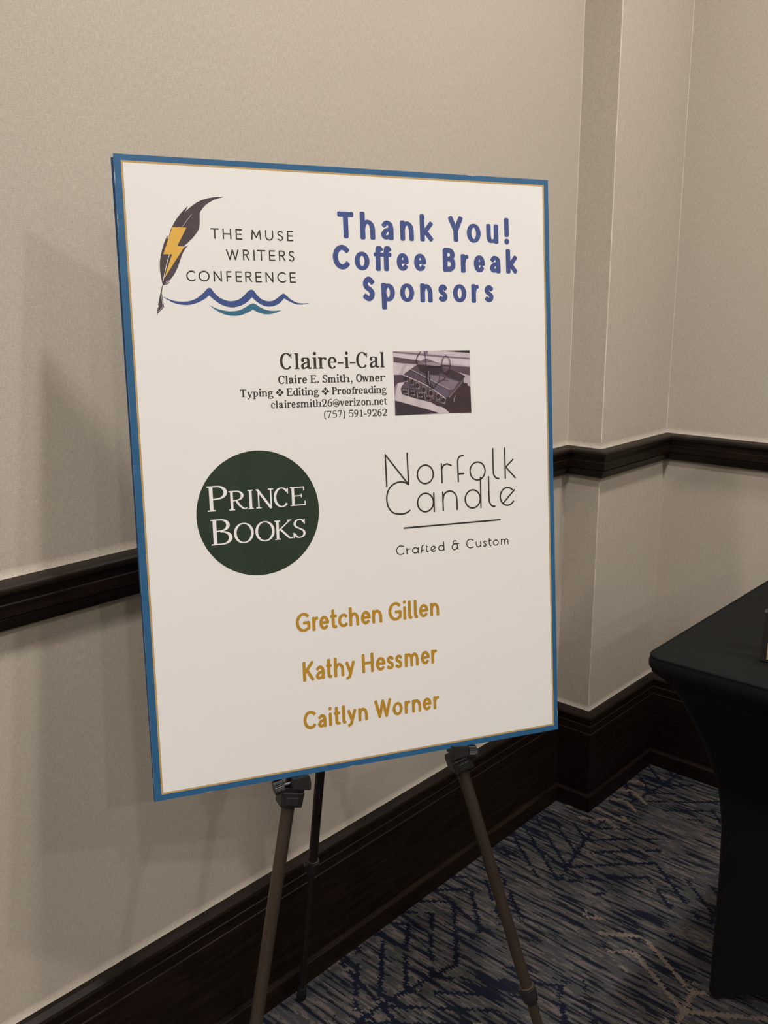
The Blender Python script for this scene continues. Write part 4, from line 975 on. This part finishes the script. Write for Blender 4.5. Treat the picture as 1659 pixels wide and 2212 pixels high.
# ------------------------------------------------------------------ table under a stretch cover
TX0, TX1, TY0, TY1, TZ = -1.005, -0.085, -1.60, -0.560, 0.74
table_m = Matrix.Translation(((TX0 + TX1) / 2, (TY0 + TY1) / 2, 0))
table = thing('covered_table', 'black cloth-covered table at the right edge, beside the dark baseboard', 'table', table_m)
def tl(p): return (p[0] - (TX0 + TX1) / 2, p[1] - (TY0 + TY1) / 2, p[2])
FX0, FX1, FY0, FY1 = -0.768, -0.322, -1.555, -0.606     # outline at the feet
def outline(x0, x1, y0, y1, r, nc=8, ns=24):
    """rounded rectangle with matching point counts for every ring"""
    pts = []; cs = [(x0 + r, y1 - r, 180, 90), (x1 - r, y1 - r, 90, 0), (x1 - r, y0 + r, 0, -90), (x0 + r, y0 + r, -90, -180)]
    for i, (cx, cy, a0, a1) in enumerate(cs):
        for k in range(nc + 1):
            a = math.radians(a0 + (a1 - a0) * k / nc)
            pts.append([cx + r * math.cos(a), cy + r * math.sin(a), 0.0])
        nx = cs[(i + 1) % 4]; a = math.radians(nx[2])
        q = (nx[0] + r * math.cos(a), nx[1] + r * math.sin(a)); p = pts[-1][:2]
        for k in range(1, ns):
            t = k / ns
            pts.append([p[0] + (q[0] - p[0]) * t, p[1] + (q[1] - p[1]) * t, math.sin(math.pi * t)])
    return pts
def ridge(t):      # how far the corner ridge has moved in from table corner to foot, t = 0 top .. 1 floor
    pts = [(0, .0), (.027, .12), (.058, .229), (.099, .35), (.218, .605), (.292, .738), (.382, .881), (.44, .937), (.512, .985), (.66, 1.01), (1, 1.01)]
    for (a, b_), (c, d) in zip(pts, pts[1:]):
        if t <= c: return b_ + (d - b_) * (t - a) / (c - a)
    return 1
rings = []
top_in = outline(TX0 + .05, TX1 - .05, TY0 + .05, TY1 - .05, .02)
T0 = outline(TX0, TX1, TY0, TY1, .022); F0 = outline(FX0, FX1, FY0, FY1, .022)
rings.append([(p[0], p[1], TZ) for p in top_in])
for ins, dz in ((.006, 0.0), (.0025, -.0008), (.0006, -.0028), (0, -.005), (-.001, -.011), (-.0005, -.018), (.0015, -.022), (.0045, -.0245)):
    o_ = outline(TX0 + ins, TX1 - ins, TY0 + ins, TY1 - ins, .022)
    rings.append([(p[0], p[1], TZ + dz) for p in o_])
NT = 40
for k in range(1, NT + 1):
    t = (k / NT) ** 1.4; g = ridge(t)
    ring = []
    for a, b_ in zip(T0, F0):
        mid = a[2]
        hem = 0.004 + 0.15 * mid ** 0.8
        z0 = TZ - .0250; z = z0 + (hem - z0) * t
        pull = 0.055 * mid * math.sin(math.pi * min(1, t)) * 1.0
        x = a[0] + (b_[0] - a[0]) * g; y = a[1] + (b_[1] - a[1]) * g
        cx, cy = (TX0 + TX1) / 2, (TY0 + TY1) / 2
        x += (cx - x) * pull; y += (cy - y) * pull
        ring.append((x, y, z))
    rings.append(ring)
vs = []; fs = []; n = len(T0)
for rg in rings: vs += [tl(p) for p in rg]
for k in range(len(rings) - 1):
    for j in range(n):
        fs.append((k * n + j, k * n + (j + 1) % n, (k + 1) * n + (j + 1) % n, (k + 1) * n + j))
fs.append(tuple(range(n)))
cover = link_mesh('stretch_cover', vs, fs, M_CLOTH, table, smooth=True)
# stitched seam cord along the top edge
bm = bmesh.new(); sd = outline(TX0 + .0015, TX1 - .0015, TY0 + .0015, TY1 - .0015, .022); kk = len(sd)
rg = []
for j in range(kk):
    p = Vector(sd[j][:2]); q = Vector(sd[(j + 1) % kk][:2]); o_ = Vector(sd[j - 1][:2])
    d = (q - o_).normalized(); nr = Vector((-d.y, d.x))
    rg.append([bm.verts.new(tl((p.x + nr.x * .0022 * math.cos(a), p.y + nr.y * .0022 * math.cos(a), TZ - .0012 + .0022 * math.sin(a)))) for a in (0, 1.05, 2.09, 3.14, 4.19, 5.24)])
for j in range(kk):
    for i in range(6): bm.faces.new((rg[j][i], rg[j][(i + 1) % 6], rg[(j + 1) % kk][(i + 1) % 6], rg[(j + 1) % kk][i]))
from_bm('seam', bm, M_CLOTH, table, smooth=True)

# ------------------------------------------------------------------ two small upright books on the table, at the frame's right edge
def book(name, p, w, h, d, yaw, lean, cover_m, label):
    M4 = Matrix.Translation(p) @ Matrix.Rotation(yaw, 4, 'Z') @ Matrix.Rotation(lean, 4, 'X')
    t = thing(name, label, 'book', M4, None)
    bm = bmesh.new(); bm_box(bm, Matrix.Translation((0, 0, h / 2)), w - .006, d - .005, h - .006)
    from_bm('page_block', bm, M_CREAM, t)
    for s in (-1, 1):
        bm = bmesh.new(); bm_box(bm, Matrix.Translation((0, s * (d / 2 - .0015), h / 2)), w, .003, h, .0008)
        from_bm('cover_board', bm, cover_m, t, label='black cover edge')
    bm = bmesh.new(); bm_box(bm, Matrix.Translation((-w / 2 - .001, 0, h / 2)), .004, d, h, .0012)
    from_bm('spine', bm, M_PLASTIC, t, label='black spine')
    bm = bmesh.new(); bm_box(bm, Matrix.Translation((.001, -d / 2 - .0002, h * .5)), w - .009, .0010, h - .009, .0003)
    from_bm('cover_panel', bm, M_TAN, t, label='tan printed cover')
    return t
book('book', (-.8890, -.7600, TZ + .0008), .120, .078, .018, math.radians(-73), math.radians(-2), M_PLASTIC, 'small black-edged book with tan cover, in front of the taller one')
book('book', (-.8500, -.7680, TZ + .0008), .120, .112, .020, math.radians(-73), math.radians(-2), M_PLASTIC, 'taller book with tan cover behind the small one on the black table')
